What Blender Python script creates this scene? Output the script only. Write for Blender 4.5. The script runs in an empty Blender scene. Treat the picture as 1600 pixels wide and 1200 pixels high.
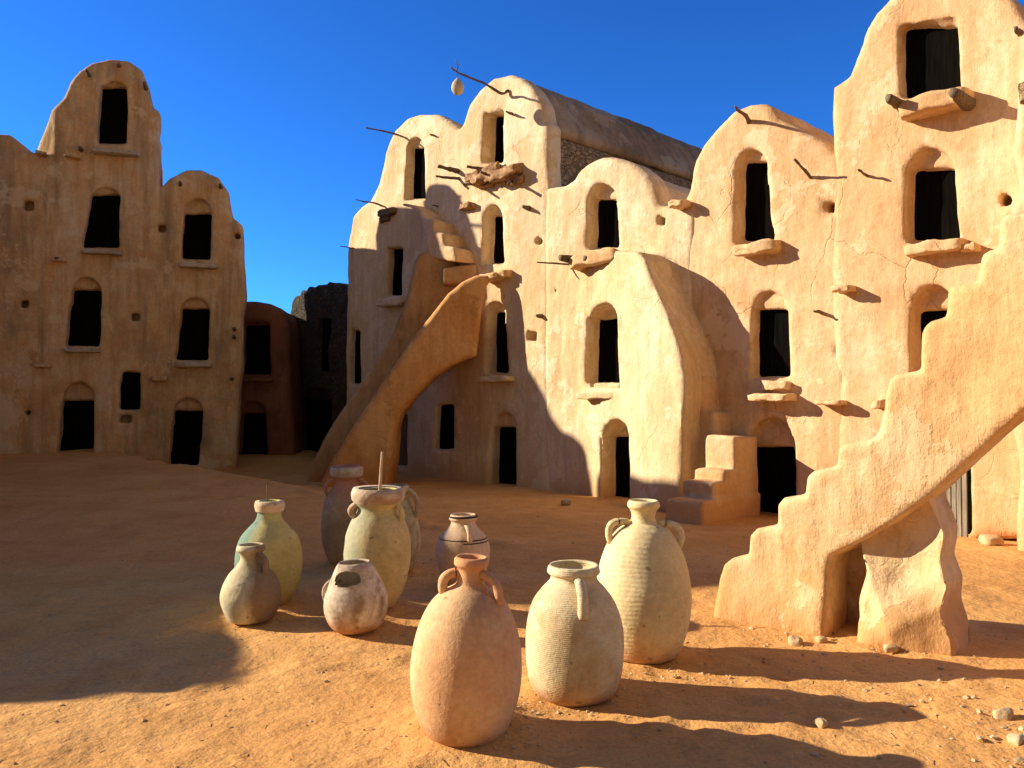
import bpy, bmesh, math, random
import numpy as np
from mathutils import Vector, Matrix

R = math.radians
SC = bpy.context.scene
COL = SC.collection

# ------------------------------------------------------------------ camera, sky, sun, exposure
EYE, FPX, HORIZON = 1.65, 1244.0, 630.0          # eye height (m); focal length and horizon row for a 1600 x 1200 frame
PITCH = math.atan((HORIZON - 600.0) / FPX)
cam_data = bpy.data.cameras.new('camera')
cam_data.lens, cam_data.sensor_width = 36.0 * FPX / 1600.0, 36.0
cam_data.clip_start, cam_data.clip_end = 0.05, 2000.0
cam = bpy.data.objects.new('camera', cam_data)
COL.objects.link(cam)
cam.location = (0, 0, EYE)
cam.rotation_euler = (math.pi / 2 + PITCH, 0, 0)
SC.camera = cam

SUN_AZ, SUN_EL = R(10.0), R(23.0)                # sunlight runs to the right and this much towards the camera
world = bpy.data.worlds.new('World')
SC.world = world
world.use_nodes = True
wn = world.node_tree.nodes
wl = world.node_tree.links
wn.clear()
sky = wn.new('ShaderNodeTexSky')
sky.sky_type = 'NISHITA'
sky.sun_disc = False
sky.sun_elevation = SUN_EL
sky.sun_rotation = math.atan2(-math.cos(SUN_AZ), math.sin(SUN_AZ))
sky.altitude = 1200
sky.air_density, sky.dust_density, sky.ozone_density = 1.0, 0.0, 3.0
gam = wn.new('ShaderNodeGamma')
gam.inputs['Gamma'].default_value = 1.25
tint = wn.new('ShaderNodeMix')
tint.data_type, tint.blend_type = 'RGBA', 'MULTIPLY'
tint.inputs[0].default_value = 1.0
tint.inputs[7].default_value = (0.20, 0.63, 1.15, 1)
bg = wn.new('ShaderNodeBackground')
bg.inputs['Strength'].default_value = 0.071
wo = wn.new('ShaderNodeOutputWorld')
wl.new(sky.outputs['Color'], gam.inputs['Color'])
wl.new(gam.outputs['Color'], tint.inputs[6])
# added fill light: the unseen sky behind the viewer is made pale and warm
geo = wn.new('ShaderNodeTexCoord')
sep = wn.new('ShaderNodeSeparateXYZ')
rear_fill = wn.new('ShaderNodeMapRange')
rear_fill.interpolation_type = 'SMOOTHSTEP'
for k_, v_ in (('From Min', 0.0), ('From Max', -0.5), ('To Min', 0.0), ('To Max', 0.9)):
    rear_fill.inputs[k_].default_value = v_
fill_mix = wn.new('ShaderNodeMix')
fill_mix.data_type = 'RGBA'
fill_mix.inputs[7].default_value = (1.62, 1.48, 1.12, 1)
wl.new(geo.outputs['Generated'], sep.inputs[0])
wl.new(sep.outputs[1], rear_fill.inputs['Value'])
wl.new(rear_fill.outputs[0], fill_mix.inputs[0])
wl.new(tint.outputs[2], fill_mix.inputs[6])
wl.new(fill_mix.outputs[2], bg.inputs['Color'])
wl.new(bg.outputs['Background'], wo.inputs['Surface'])

sun_data = bpy.data.lights.new('sun', 'SUN')
sun_data.energy, sun_data.angle, sun_data.color = 5.0, R(0.5), (1.0, 0.87, 0.68)
sun = bpy.data.objects.new('sun', sun_data)
COL.objects.link(sun)
SUN_DIR = Vector((math.cos(SUN_AZ) * math.cos(SUN_EL), -math.sin(SUN_AZ) * math.cos(SUN_EL), -math.sin(SUN_EL)))
sun.rotation_euler = SUN_DIR.to_track_quat('-Z', 'Y').to_euler()
sun.location = (-30, 10, 20)

SC.view_settings.view_transform = 'Standard'
SC.view_settings.look = 'None'
SC.view_settings.gamma = 1.0
SC.view_settings.use_curve_mapping = False
SC.view_settings.exposure = 0.95

# ------------------------------------------------------------------ numeric helpers
rng = random.Random(7)


def vnoise(p, seed=0):
    """value noise in -1..1 for points (N,3)"""
    p = np.asarray(p, dtype=np.float64)
    i = np.floor(p).astype(np.int64)
    f = p - i
    f = f * f * f * (f * (f * 6 - 15) + 10)
    out = np.zeros(len(p))
    for dx in (0, 1):
        for dy in (0, 1):
            for dz in (0, 1):
                h = ((i[:, 0] + dx) * 374761393 + (i[:, 1] + dy) * 668265263 + (i[:, 2] + dz) * 1274126177 + seed * 69069) & 0xFFFFFFFF
                h = ((h ^ (h >> 13)) * 1274126177) & 0xFFFFFFFF
                h = (h ^ (h >> 16)) & 0xFFFFFFFF
                w = (f[:, 0] if dx else 1 - f[:, 0]) * (f[:, 1] if dy else 1 - f[:, 1]) * (f[:, 2] if dz else 1 - f[:, 2])
                out += w * (h / 2147483647.5 - 1.0)
    return out


def fbm(p, seed=0, octaves=3, gain=0.5):
    p = np.asarray(p, dtype=np.float64)
    a, s, o = 1.0, 0.0, np.zeros(len(p))
    for k in range(octaves):
        o += a * vnoise(p * (2.03 ** k) + 17.3 * k, seed + k)
        s += a
        a *= gain
    return o / s


def sstep(a, b, x):
    t = np.clip((x - a) / (b - a), 0, 1)
    return t * t * (3 - 2 * t)


def pix_ray(px, py):
    a, b = (px - 800.0) / FPX, (600.0 - py) / FPX
    c, s = math.cos(PITCH), math.sin(PITCH)
    return np.array([a, c - b * s, s + b * c])


def on_ground(px, py, z=0.0):
    d = pix_ray(px, py)
    t = (z - EYE) / d[2]
    return np.array([d[0] * t, d[1] * t, z])


def at_depth(px, py, y):
    d = pix_ray(px, py)
    t = y / d[1]
    return np.array([d[0] * t, y, EYE + d[2] * t])


class Face:
    """a vertical plane the facade stands in: u runs along it to the right, w runs into the building, z up"""
    def __init__(self, x, y, deg):
        self.o = np.array([x, y])
        c, s = math.cos(R(deg)), math.sin(R(deg))
        self.e, self.n = np.array([c, -s]), np.array([s, c])

    def uz(self, px, py, w=0.0):
        d = pix_ray(px, py)
        o = self.o + self.n * w
        t = (o @ self.n) / (d[:2] @ self.n)
        return np.array([(d[:2] * t - o) @ self.e, EYE + d[2] * t])

    def poly(self, pts, w=0.0):
        return np.array([self.uz(x, y, w) for x, y in pts])

    def world(self, u, w, z):
        p = self.o + self.e * u + self.n * w
        return np.array([p[0], p[1], z])


def poly_sdf(poly, X, Y):
    d = np.full(X.shape, 1e9)
    inside = np.zeros(X.shape, bool)
    n = len(poly)
    for i in range(n):
        a, b = poly[i], poly[(i + 1) % n]
        ex, ey = b - a
        wx, wy = X - a[0], Y - a[1]
        t = np.clip((wx * ex + wy * ey) / max(ex * ex + ey * ey, 1e-12), 0, 1)
        d = np.minimum(d, (wx - ex * t) ** 2 + (wy - ey * t) ** 2)
        c = (a[1] <= Y) != (b[1] <= Y)
        if abs(ey) > 1e-12:
            inside ^= c & (X < a[0] + (Y - a[1]) / ey * ex)
    d = np.sqrt(d)
    return np.where(inside, -d, d)


def smin(a, b, k):
    h = np.clip(0.5 + 0.5 * (b - a) / k, 0, 1)
    return b + (a - b) * h - k * h * (1 - h)


def surface_nets(f, org, h):
    """f[nu,nw,nz] signed distance -> (verts in grid space, quads)"""
    s = f < 0
    n = np.array(f.shape) - 1
    acc = np.zeros(tuple(n) + (3,), np.float32)
    cnt = np.zeros(tuple(n), np.float32)
    corners = [(0, 0, 0), (1, 0, 0), (0, 1, 0), (1, 1, 0), (0, 0, 1), (1, 0, 1), (0, 1, 1), (1, 1, 1)]
    edges = [(a, b) for a in range(8) for b in range(a + 1, 8) if sum(abs(corners[a][k] - corners[b][k]) for k in range(3)) == 1]

    def sl(c):
        return tuple(slice(c[k], c[k] + n[k]) for k in range(3))
    for a, b in edges:
        ca, cb = corners[a], corners[b]
        x = s[sl(ca)] != s[sl(cb)]
        if not x.any():
            continue
        fa, fb = f[sl(ca)][x], f[sl(cb)][x]
        t = (fa / (fa - fb))[:, None]
        acc[x] += np.array(ca, np.float32) * (1 - t) + np.array(cb, np.float32) * t
        cnt[x] += 1
    act = cnt > 0
    idx = np.full(tuple(n), -1, np.int64)
    idx[act] = np.arange(act.sum())
    cells = np.argwhere(act)
    v = (cells + acc[act] / cnt[act][:, None]) * h + org
    quads = []
    for ax in range(3):
        o1, o2 = [(1, 2), (2, 0), (0, 1)][ax]
        q0 = [slice(None)] * 3
        q1 = [slice(None)] * 3
        q0[ax], q1[ax] = slice(0, -1), slice(1, None)
        cr = s[tuple(q0)] != s[tuple(q1)]
        pos = np.argwhere(cr)
        ok = (pos[:, o1] > 0) & (pos[:, o2] > 0) & (pos[:, o1] < f.shape[o1] - 1) & (pos[:, o2] < f.shape[o2] - 1)
        pos = pos[ok]
        if not len(pos):
            continue
        d1, d2 = np.zeros(3, int), np.zeros(3, int)
        d1[o1], d2[o2] = 1, 1
        g = lambda p: idx[p[:, 0], p[:, 1], p[:, 2]]
        a_, b_, c_, d_ = g(pos - d1 - d2), g(pos - d2), g(pos), g(pos - d1)
        q = np.stack([a_, b_, c_, d_], 1)
        flip = ~s[pos[:, 0], pos[:, 1], pos[:, 2]]
        q[flip] = q[flip][:, ::-1]
        quads.append(q)
    return v, np.concatenate(quads)


# ------------------------------------------------------------------ object helpers
def tag(o, label=None, cat=None, group=None, kind=None):
    for k, v in (('label', label), ('category', cat), ('group', group), ('kind', kind)):
        if v:
            o[k] = v
    return o


def thing(name, label, cat, loc, group=None):
    o = bpy.data.objects.new(name, None)
    o.empty_display_size = 0.3
    COL.objects.link(o)
    o.location = loc
    return tag(o, label, cat, group)


def root_loc(o):
    p = Vector((0, 0, 0))
    while o is not None:
        p += o.location
        o = o.parent
    return p


def mesh_obj(name, v, faces, mat, parent=None, smooth=True):
    """verts are given in world space; the object is placed at its parent's origin"""
    v = np.asarray(v, dtype=np.float64)
    loc = np.array(root_loc(parent)) if parent else np.zeros(3)
    me = bpy.data.meshes.new(name)
    me.from_pydata((v - loc).tolist(), [], faces.tolist() if hasattr(faces, 'tolist') else faces)
    me.materials.append(mat)
    if smooth:
        me.polygons.foreach_set('use_smooth', [True] * len(me.polygons))
    me.update()
    o = bpy.data.objects.new(name, me)
    COL.objects.link(o)
    if parent:
        o.parent = parent
    return o


def fast_mesh(name, v, quads, mat, parent=None, rough=0.0, seed=0):
    v = np.asarray(v, dtype=np.float64)
    loc = np.array(root_loc(parent)) if parent else np.zeros(3)
    me = bpy.data.meshes.new(name)
    nv, nf = len(v), len(quads)
    me.vertices.add(nv)
    me.loops.add(nf * 4)
    me.polygons.add(nf)
    me.vertices.foreach_set('co', (v - loc).astype(np.float32).ravel())
    me.loops.foreach_set('vertex_index', quads.astype(np.int32).ravel())
    me.polygons.foreach_set('loop_start', np.arange(nf, dtype=np.int32) * 4)
    me.update(calc_edges=True)
    me.validate()
    if rough:
        nn = np.zeros(nv * 3, np.float32)
        me.vertices.foreach_get('normal', nn)
        nn = nn.reshape(-1, 3)
        d = rough * (fbm(v * 1.3, seed, 2) * 1.0 + fbm(v * 4.0, seed + 9, 2) * 0.40 + fbm(v * 13, seed + 19, 2) * 0.05)
        me.vertices.foreach_set('co', (v - loc + nn * d[:, None]).astype(np.float32).ravel())
    me.materials.append(mat)
    me.polygons.foreach_set('use_smooth', [True] * nf)
    me.update()
    o = bpy.data.objects.new(name, me)
    COL.objects.link(o)
    if parent:
        o.parent = parent
    return o


def sdf_mesh(name, face, adds, subs, mat, parent, h=0.055, k_add=0.12, k_sub=0.045, rough=0.024, seed=0, zmin=-0.35):
    """adds: dict(poly, w0, w1, r, front(U,Z)); subs: dict(poly, w0, w1)"""
    us = np.concatenate([a['poly'][:, 0] for a in adds])
    zs = np.concatenate([a['poly'][:, 1] for a in adds])
    wf = [a['w0'] + min(0.0, a.get('fmin', 0.0)) for a in adds]
    lo = np.array([us.min() - 3 * h, min(wf) - 0.25, max(zs.min(), zmin) - 3 * h])
    hi = np.array([us.max() + 3 * h, max(a['w1'] for a in adds) + 0.25, zs.max() + 3 * h])
    n = np.ceil((hi - lo) / h).astype(int) + 1
    u, w, z = (lo[k] + h * np.arange(n[k]) for k in range(3))
    U, Z = np.meshgrid(u, z, indexing='ij')
    W = w[None, :, None].astype(np.float32)
    f = None
    for a in adds:
        d2 = poly_sdf(a['poly'], U, Z)
        wob = fbm(np.stack([U.ravel() * 1.1, Z.ravel() * 1.1, np.full(U.size, seed * 3.1)], 1), seed, 2).reshape(U.shape)
        d2 = d2 + a.get('wob', 0.05) * wob
        fr = a['w0'] + 0.05 * fbm(np.stack([U.ravel() * 0.7, Z.ravel() * 0.7, np.full(U.size, 5.0)], 1), seed + 3, 2).reshape(U.shape)
        if 'front' in a:
            fr = fr + a['front'](U, Z)
        fr = fr + a.get('batter', 0.0) * Z
        r = a.get('r', 0.1)
        w1 = a['w1']
        if 'back' in a:
            w1 = (w1 + a['back'](U, Z))[:, None, :].astype(np.float32)
        q1 = (d2[:, None, :] + r).astype(np.float32)
        q2 = np.maximum(fr[:, None, :].astype(np.float32) - W, W - w1) + np.float32(r)
        d = np.minimum(np.maximum(q1, q2), 0) + np.sqrt(np.maximum(q1, 0) ** 2 + np.maximum(q2, 0) ** 2) - np.float32(r)
        f = d if f is None else smin(f, d, np.float32(a.get('k', k_add)))
    for c in subs:
        p = c['poly']
        i0, i1 = np.searchsorted(u, [p[:, 0].min() - 0.3, p[:, 0].max() + 0.3])
        k0, k1 = np.searchsorted(z, [p[:, 1].min() - 0.3, p[:, 1].max() + 0.3])
        if i1 - i0 < 2 or k1 - k0 < 2:
            continue
        Us, Zs = U[i0:i1, k0:k1], Z[i0:i1, k0:k1]
        d2 = poly_sdf(p, Us, Zs) + 0.012 * fbm(np.stack([Us.ravel() * 5, Zs.ravel() * 5, np.full(Us.size, seed)], 1), seed + 5, 2).reshape(Us.shape)
        d = np.maximum(d2[:, None, :].astype(np.float32), np.maximum(c['w0'] - W, W - c['w1']))
        blk = f[i0:i1, :, k0:k1]
        f[i0:i1, :, k0:k1] = -smin(-blk, d, np.float32(c.get('k', k_sub)))
    f = np.maximum(f, (zmin - z)[None, None, :].astype(np.float32))
    v, q = surface_nets(f.astype(np.float32), lo, h)
    wv = np.stack([face.o[0] + face.e[0] * v[:, 0] + face.n[0] * v[:, 1], face.o[1] + face.e[1] * v[:, 0] + face.n[1] * v[:, 1], v[:, 2]], 1)
    return fast_mesh(name, wv, q, mat, parent, rough, seed)


def slab(name, face, poly, w0, w1, mat, parent):
    n = len(poly)
    v = [face.world(p[0], w0, p[1]) for p in poly] + [face.world(p[0], w1, p[1]) for p in poly]
    f = [list(range(n)), list(range(2 * n - 1, n - 1, -1))] + [[i, i + n, (i + 1) % n + n, (i + 1) % n] for i in range(n)]
    return mesh_obj(name, v, f, mat, parent, smooth=False)


def rough_box(name, c, ax, dims, mat, parent=None, seed=0, lump=0.12, cuts=6, sq=0.75):
    """a lumpy, worn block: centre c, axes (3 unit vectors), dims (3); lump relative to the smallest dimension"""
    n = cuts
    bm = bmesh.new()
    bmesh.ops.create_cube(bm, size=1.0)
    bmesh.ops.subdivide_edges(bm, edges=bm.edges[:], cuts=n, use_grid_fill=True)
    v = np.array([x.co[:] for x in bm.verts])
    faces = [[x.index for x in f.verts] for f in bm.faces]
    bm.free()
    e = 2 + 6 * sq
    nr = (np.abs(v * 2) ** e).sum(1) ** (1 / e)
    v = v / np.maximum(nr, 1e-6)[:, None]
    d = np.array(dims)
    w = v * d
    m = d.min()
    w = w + np.stack([fbm(w / m * 0.9 + seed * 7.1 + k * 31, seed + k, 3) for k in range(3)], 1) * m * lump * np.array([1, 1, 1])
    ax = np.array(ax)
    return mesh_obj(name, np.array(c) + w @ ax, faces, mat, parent)


def tube_geo(pts, rad, sides=8, flat=1.0, up=None, seed=0, jit=0.0):
    pts = np.array(pts, float)
    n = len(pts)
    rad = np.broadcast_to(np.array(rad, float), (n,))
    v, f = [], []
    ref = np.array(up if up is not None else (0.31, 0.2, 0.93), float)
    for i in range(n):
        t = pts[min(i + 1, n - 1)] - pts[max(i - 1, 0)]
        t = t / np.linalg.norm(t)
        a = np.cross(t, ref)
        if np.linalg.norm(a) < 1e-3:
            a = np.cross(t, (1, 0, 0))
        a /= np.linalg.norm(a)
        b = np.cross(t, a)
        for k in range(sides):
            th = 2 * math.pi * k / sides
            v.append(pts[i] + rad[i] * (a * math.cos(th) * flat + b * math.sin(th)))
    for i in range(n - 1):
        for k in range(sides):
            k2 = (k + 1) % sides
            f.append([i * sides + k, i * sides + k2, (i + 1) * sides + k2, (i + 1) * sides + k])
    f.append(list(range(sides - 1, -1, -1)))
    f.append(list(range((n - 1) * sides, n * sides)))
    v = np.array(v)
    if jit:
        v = v + jit * np.stack([vnoise(v * 18 + 40 * k, seed + k) for k in range(3)], 1)
    return v, f


def tube(name, pts, rad, mat, parent=None, **kw):
    v, f = tube_geo(pts, rad, **kw)
    return mesh_obj(name, v, f, mat, parent)


def spline(pts, n=24):
    """Catmull-Rom through pts"""
    P = np.array(pts, float)
    P = np.vstack([2 * P[0] - P[1], P, 2 * P[-1] - P[-2]])
    out = []
    m = len(P) - 3
    for s in np.linspace(0, m - 1e-6, n):
        i = int(s)
        t = s - i
        a, b, c, d = P[i:i + 4]
        out.append(0.5 * (2 * b + (c - a) * t + (2 * a - 5 * b + 4 * c - d) * t * t + (3 * b - a - 3 * c + d) * t ** 3))
    return np.array(out)


# ------------------------------------------------------------------ materials
def new_mat(name, rough=0.95, spec=0.1):
    m = bpy.data.materials.new(name)
    m.use_nodes = True
    nt = m.node_tree
    b = nt.nodes['Principled BSDF']
    b.inputs['Roughness'].default_value = rough
    b.inputs['Specular IOR Level'].default_value = spec
    return m, nt, b


def node(nt, kind, **kw):
    n = nt.nodes.new(kind)
    for k, v in kw.items():
        if k in n.inputs.keys():
            n.inputs[k].default_value = v
        else:
            setattr(n, k, v)
    return n


def noise_of(nt, vec, scale, detail=4, rough=0.55, mscale=None, dist=0.0):
    if mscale is not None:
        mp = node(nt, 'ShaderNodeMapping')
        mp.inputs['Scale'].default_value = mscale
        nt.links.new(vec, mp.inputs['Vector'])
        vec = mp.outputs['Vector']
    n = node(nt, 'ShaderNodeTexNoise', Scale=scale, Detail=detail, Roughness=rough, Distortion=dist)
    nt.links.new(vec, n.inputs['Vector'])
    return n.outputs['Fac']


def ramp(nt, fac, stops):
    r = node(nt, 'ShaderNodeValToRGB')
    el = r.color_ramp.elements
    while len(el) < len(stops):
        el.new(0.5)
    for e, (p, c) in zip(el, stops):
        e.position = p
        e.color = (c[0], c[1], c[2], 1) if hasattr(c, '__len__') else (c, c, c, 1)
    nt.links.new(fac, r.inputs['Fac'])
    return r.outputs['Color']


def mix(nt, fac, a, b, mode='MIX'):
    m = node(nt, 'ShaderNodeMix', data_type='RGBA', blend_type=mode)
    for s, x in ((0, fac), (6, a), (7, b)):
        if isinstance(x, (int, float)):
            m.inputs[s].default_value = x
        elif isinstance(x, tuple):
            m.inputs[s].default_value = (x[0], x[1], x[2], 1)
        else:
            nt.links.new(x, m.inputs[s])
    return m.outputs[2]


def mul(nt, a, b, op='MULTIPLY'):
    m = node(nt, 'ShaderNodeMath', operation=op)
    for s, x in ((0, a), (1, b)):
        if isinstance(x, (int, float)):
            m.inputs[s].default_value = x
        else:
            nt.links.new(x, m.inputs[s])
    return m.outputs[0]


def bump_of(nt, b, hts):
    prev = None
    for h, dist, st in hts:
        bp = node(nt, 'ShaderNodeBump', Strength=st, Distance=dist)
        nt.links.new(h, bp.inputs['Height'])
        if prev:
            nt.links.new(prev, bp.inputs['Normal'])
        prev = bp.outputs['Normal']
    nt.links.new(prev, b.inputs['Normal'])


def plaster(name, base, pale, dark, red, pit=0.5, rain=0.78):
    m, nt, b = new_mat(name)
    g = node(nt, 'ShaderNodeNewGeometry').outputs['Position']
    big = noise_of(nt, g, 0.55, 6, 0.62)
    mid = noise_of(nt, g, 2.3, 7, 0.66, dist=0.3)
    fine = noise_of(nt, g, 15.0, 7, 0.7)
    hand = noise_of(nt, g, 1.0, 6, 0.65, (7.5, 7.5, 1.6))
    streak = noise_of(nt, g, 1.0, 6, 0.62, (3.4, 3.4, 0.26))
    c = ramp(nt, big, [(0.38, dark), (0.5, base), (0.62, pale)])
    c = mix(nt, ramp(nt, mid, [(0.42, 0.0), (0.68, 0.8)]), c, red)
    c = mix(nt, ramp(nt, streak, [(0.5, 0.0), (0.68, rain)]), c, dark)
    c = mix(nt, ramp(nt, noise_of(nt, g, 1.0, 6, 0.62, (5.1, 5.1, 0.35)), [(0.54, 0.0), (0.70, rain * 0.9)]), c, red)
    c = mix(nt, ramp(nt, noise_of(nt, g, 1.5, 6, 0.65, (2.0, 2.0, 0.6)), [(0.52, 0.0), (0.72, 0.6)]), c, pale)
    c = mix(nt, 1.0, c, ramp(nt, hand, [(0.28, (0.86, 0.84, 0.81)), (0.6, (1.04, 1.04, 1.04))]), 'MULTIPLY')
    c = mix(nt, 1.0, c, ramp(nt, fine, [(0.25, (0.80, 0.79, 0.77)), (0.7, (1.06, 1.06, 1.06))]), 'MULTIPLY')
    sp = node(nt, 'ShaderNodeSeparateXYZ')
    nt.links.new(g, sp.inputs[0])
    foot = mul(nt, sp.outputs[2], mul(nt, noise_of(nt, g, 2.0, 6, 0.7), -1.3), 'ADD')
    c = mix(nt, mul(nt, ramp(nt, mul(nt, foot, 0.6, 'ADD'), [(0.05, 0.9), (0.45, 0.0)]), 0.85), c, mix(nt, 1.0, red, (0.86, 0.74, 0.62), 'MULTIPLY'))
    warp = node(nt, 'ShaderNodeTexNoise', Scale=2.5, Detail=5)
    nt.links.new(g, warp.inputs['Vector'])
    cv = node(nt, 'ShaderNodeTexVoronoi', Scale=0.9, feature='DISTANCE_TO_EDGE')
    nt.links.new(mix(nt, 0.5, g, warp.outputs['Color'], 'ADD'), cv.inputs['Vector'])
    crack = ramp(nt, cv.outputs['Distance'], [(0.0, 1.0), (0.012, 0.0)])
    crack = mul(nt, crack, ramp(nt, noise_of(nt, g, 0.8, 3, 0.5), [(0.52, 0.0), (0.6, 1.0)]))
    c = mix(nt, mul(nt, crack, 0.4), c, dark)
    pn = noise_of(nt, g, 0.9, 9, 0.66)
    flake = ramp(nt, pn, [(0.570, 0.0), (0.585, 1.0)])
    c = mix(nt, mul(nt, flake, 0.55), c, pale)
    pn2 = noise_of(nt, g, 1.0, 9, 0.68, (1.3, 1.3, 0.9))
    bare = ramp(nt, pn2, [(0.655, 0.0), (0.668, 1.0)])
    c = mix(nt, mul(nt, bare, 0.75), c, mix(nt, 1.0, red, (0.72, 0.70, 0.66), 'MULTIPLY'))
    step = mul(nt, flake, mul(nt, bare, -1.5), 'ADD')
    nt.links.new(c, b.inputs['Base Color'])
    pits = ramp(nt, noise_of(nt, g, 10.0, 4, 0.6), [(0.28, 0.0), (0.36, 1.0)])
    bump_of(nt, b, [(noise_of(nt, g, 2.4, 5, 0.6), 0.06, 0.5), (step, 0.008, 0.4), (hand, 0.03, 0.45), (fine, 0.010, 0.55), (pits, 0.008, pit * 0.5), (mul(nt, crack, -1.0), 0.01, 0.8), (noise_of(nt, g, 60, 5, 0.7), 0.004, 0.5)])
    return m


M_CREAM = plaster('pale_mud_plaster', (0.68, 0.515, 0.315), (0.75, 0.615, 0.43), (0.59, 0.415, 0.225), (0.68, 0.475, 0.26))
M_SAND = plaster('sand_mud_plaster', (0.66, 0.44, 0.24), (0.73, 0.54, 0.335), (0.57, 0.35, 0.17), (0.65, 0.39, 0.19))
M_OCHRE = plaster('ochre_mud_plaster', (0.66, 0.43, 0.21), (0.73, 0.535, 0.30), (0.57, 0.345, 0.145), (0.64, 0.37, 0.155))
M_BROWN = plaster('weathered_brown_plaster', (0.62, 0.435, 0.235), (0.69, 0.53, 0.33), (0.36, 0.25, 0.14), (0.62, 0.33, 0.135), rain=0.95)
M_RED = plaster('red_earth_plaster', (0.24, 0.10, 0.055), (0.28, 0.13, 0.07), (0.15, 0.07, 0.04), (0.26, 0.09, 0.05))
M_GREY = plaster('weathered_vault_plaster', (0.35, 0.255, 0.155), (0.44, 0.345, 0.225), (0.20, 0.145, 0.09), (0.33, 0.205, 0.11), rain=0.9)
M_SILL = plaster('pale_sill_plaster', (0.46, 0.39, 0.30), (0.56, 0.49, 0.39), (0.34, 0.27, 0.19), (0.42, 0.32, 0.22))


def stone_mat(name, c1, c2, gap, scale):
    m, nt, b = new_mat(name)
    g = node(nt, 'ShaderNodeNewGeometry').outputs['Position']
    warp = node(nt, 'ShaderNodeTexNoise', Scale=4.0, Detail=5)
    nt.links.new(g, warp.inputs['Vector'])
    mp = node(nt, 'ShaderNodeMapping')
    mp.inputs['Scale'].default_value = (1, 1, 1.9)
    nt.links.new(mix(nt, 0.35, g, warp.outputs['Color'], 'ADD'), mp.inputs['Vector'])
    vo = node(nt, 'ShaderNodeTexVoronoi', Scale=scale)
    ve = node(nt, 'ShaderNodeTexVoronoi', Scale=scale, feature='DISTANCE_TO_EDGE')
    nt.links.new(mp.outputs[0], vo.inputs['Vector'])
    nt.links.new(mp.outputs[0], ve.inputs['Vector'])
    c = mix(nt, ramp(nt, vo.outputs['Color'], [(0.2, 0.0), (0.8, 1.0)]), c1, c2)
    e = ramp(nt, ve.outputs['Distance'], [(0.0, 0.0), (0.16, 1.0)])
    c = mix(nt, ramp(nt, mul(nt, e, mul(nt, noise_of(nt, g, 6, 5, 0.7), 0.8), 'ADD'), [(0.35, 0.0), (0.75, 1.0)]), gap, c)
    c = mix(nt, 1.0, c, ramp(nt, noise_of(nt, g, 20, 6, 0.7), [(0.25, 0.65), (0.75, 1.1)]), 'MULTIPLY')
    nt.links.new(c, b.inputs['Base Color'])
    bump_of(nt, b, [(e, 0.06, 0.8), (noise_of(nt, g, 9, 6, 0.7), 0.05, 0.8)])
    return m


M_RUBBLE = stone_mat('rubble_masonry', (0.36, 0.24, 0.13), (0.46, 0.32, 0.17), (0.17, 0.10, 0.05), 6.5)
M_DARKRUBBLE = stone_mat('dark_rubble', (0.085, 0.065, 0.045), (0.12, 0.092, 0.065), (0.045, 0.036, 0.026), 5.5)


def wood_mat(name, a, bcol, scale=(26, 26, 2.2), spec=0.2):
    m, nt, b = new_mat(name, 0.85 if spec else 1.0, spec)
    g = node(nt, 'ShaderNodeNewGeometry').outputs['Position']
    n = noise_of(nt, g, 1.0, 5, 0.6, scale)
    nt.links.new(ramp(nt, n, [(0.3, a), (0.7, bcol)]), b.inputs['Base Color'])
    bump_of(nt, b, [(n, 0.012, 0.7)])
    return m


M_WOOD = wood_mat('weathered_palm_wood', (0.085, 0.055, 0.035), (0.20, 0.14, 0.09))
M_STICK = wood_mat('pale_stick_wood', (0.40, 0.27, 0.15), (0.58, 0.42, 0.26))
M_DARKROOM = wood_mat('unlit_room_black', (0.003, 0.0027, 0.0025), (0.007, 0.006, 0.005), spec=0.0)  # near-black colour stands in for the unlit rooms behind the openings
M_EMBER = plaster('red_ochre_plaster', (0.61, 0.315, 0.115), (0.67, 0.39, 0.17), (0.49, 0.23, 0.075), (0.58, 0.27, 0.085))
M_REAR = plaster('dusty_rear_plaster', (0.50, 0.31, 0.155), (0.58, 0.40, 0.23), (0.36, 0.21, 0.10), (0.50, 0.27, 0.11))
M_PLANK = wood_mat('grey_door_planks', (0.16, 0.14, 0.10), (0.34, 0.30, 0.22))
M_ROTTEN = wood_mat('rotten_brown_wood', (0.17, 0.085, 0.04), (0.46, 0.27, 0.13), (12, 12, 9))

m, nt, b = new_mat('sandy_earth')
g = node(nt, 'ShaderNodeNewGeometry').outputs['Position']
c = ramp(nt, noise_of(nt, g, 0.5, 6, 0.62), [(0.3, (0.56, 0.275, 0.082)), (0.5, (0.67, 0.35, 0.112)), (0.72, (0.72, 0.42, 0.155))])
c = mix(nt, ramp(nt, noise_of(nt, g, 1.7, 6, 0.68), [(0.48, 0.0), (0.7, 0.7)]), c, (0.54, 0.25, 0.07))
c = mix(nt, ramp(nt, noise_of(nt, g, 9.0, 5, 0.7), [(0.56, 0.0), (0.72, 0.5)]), c, (0.36, 0.18, 0.065))
c = mix(nt, 1.0, c, ramp(nt, noise_of(nt, g, 45, 5, 0.7), [(0.25, 0.72), (0.7, 1.1)]), 'MULTIPLY')
spk = node(nt, 'ShaderNodeTexVoronoi', Scale=26.0)
nt.links.new(g, spk.inputs['Vector'])
c = mix(nt, ramp(nt, spk.outputs['Distance'], [(0.07, 0.7), (0.16, 0.0)]), c, (0.24, 0.14, 0.08))
nt.links.new(c, b.inputs['Base Color'])
bump_of(nt, b, [(noise_of(nt, g, 3.5, 5, 0.6), 0.06, 0.6), (noise_of(nt, g, 16, 4, 0.6), 0.018, 0.55), (noise_of(nt, g, 90, 3, 0.5), 0.004, 0.5)])
M_EARTH = m


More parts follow.
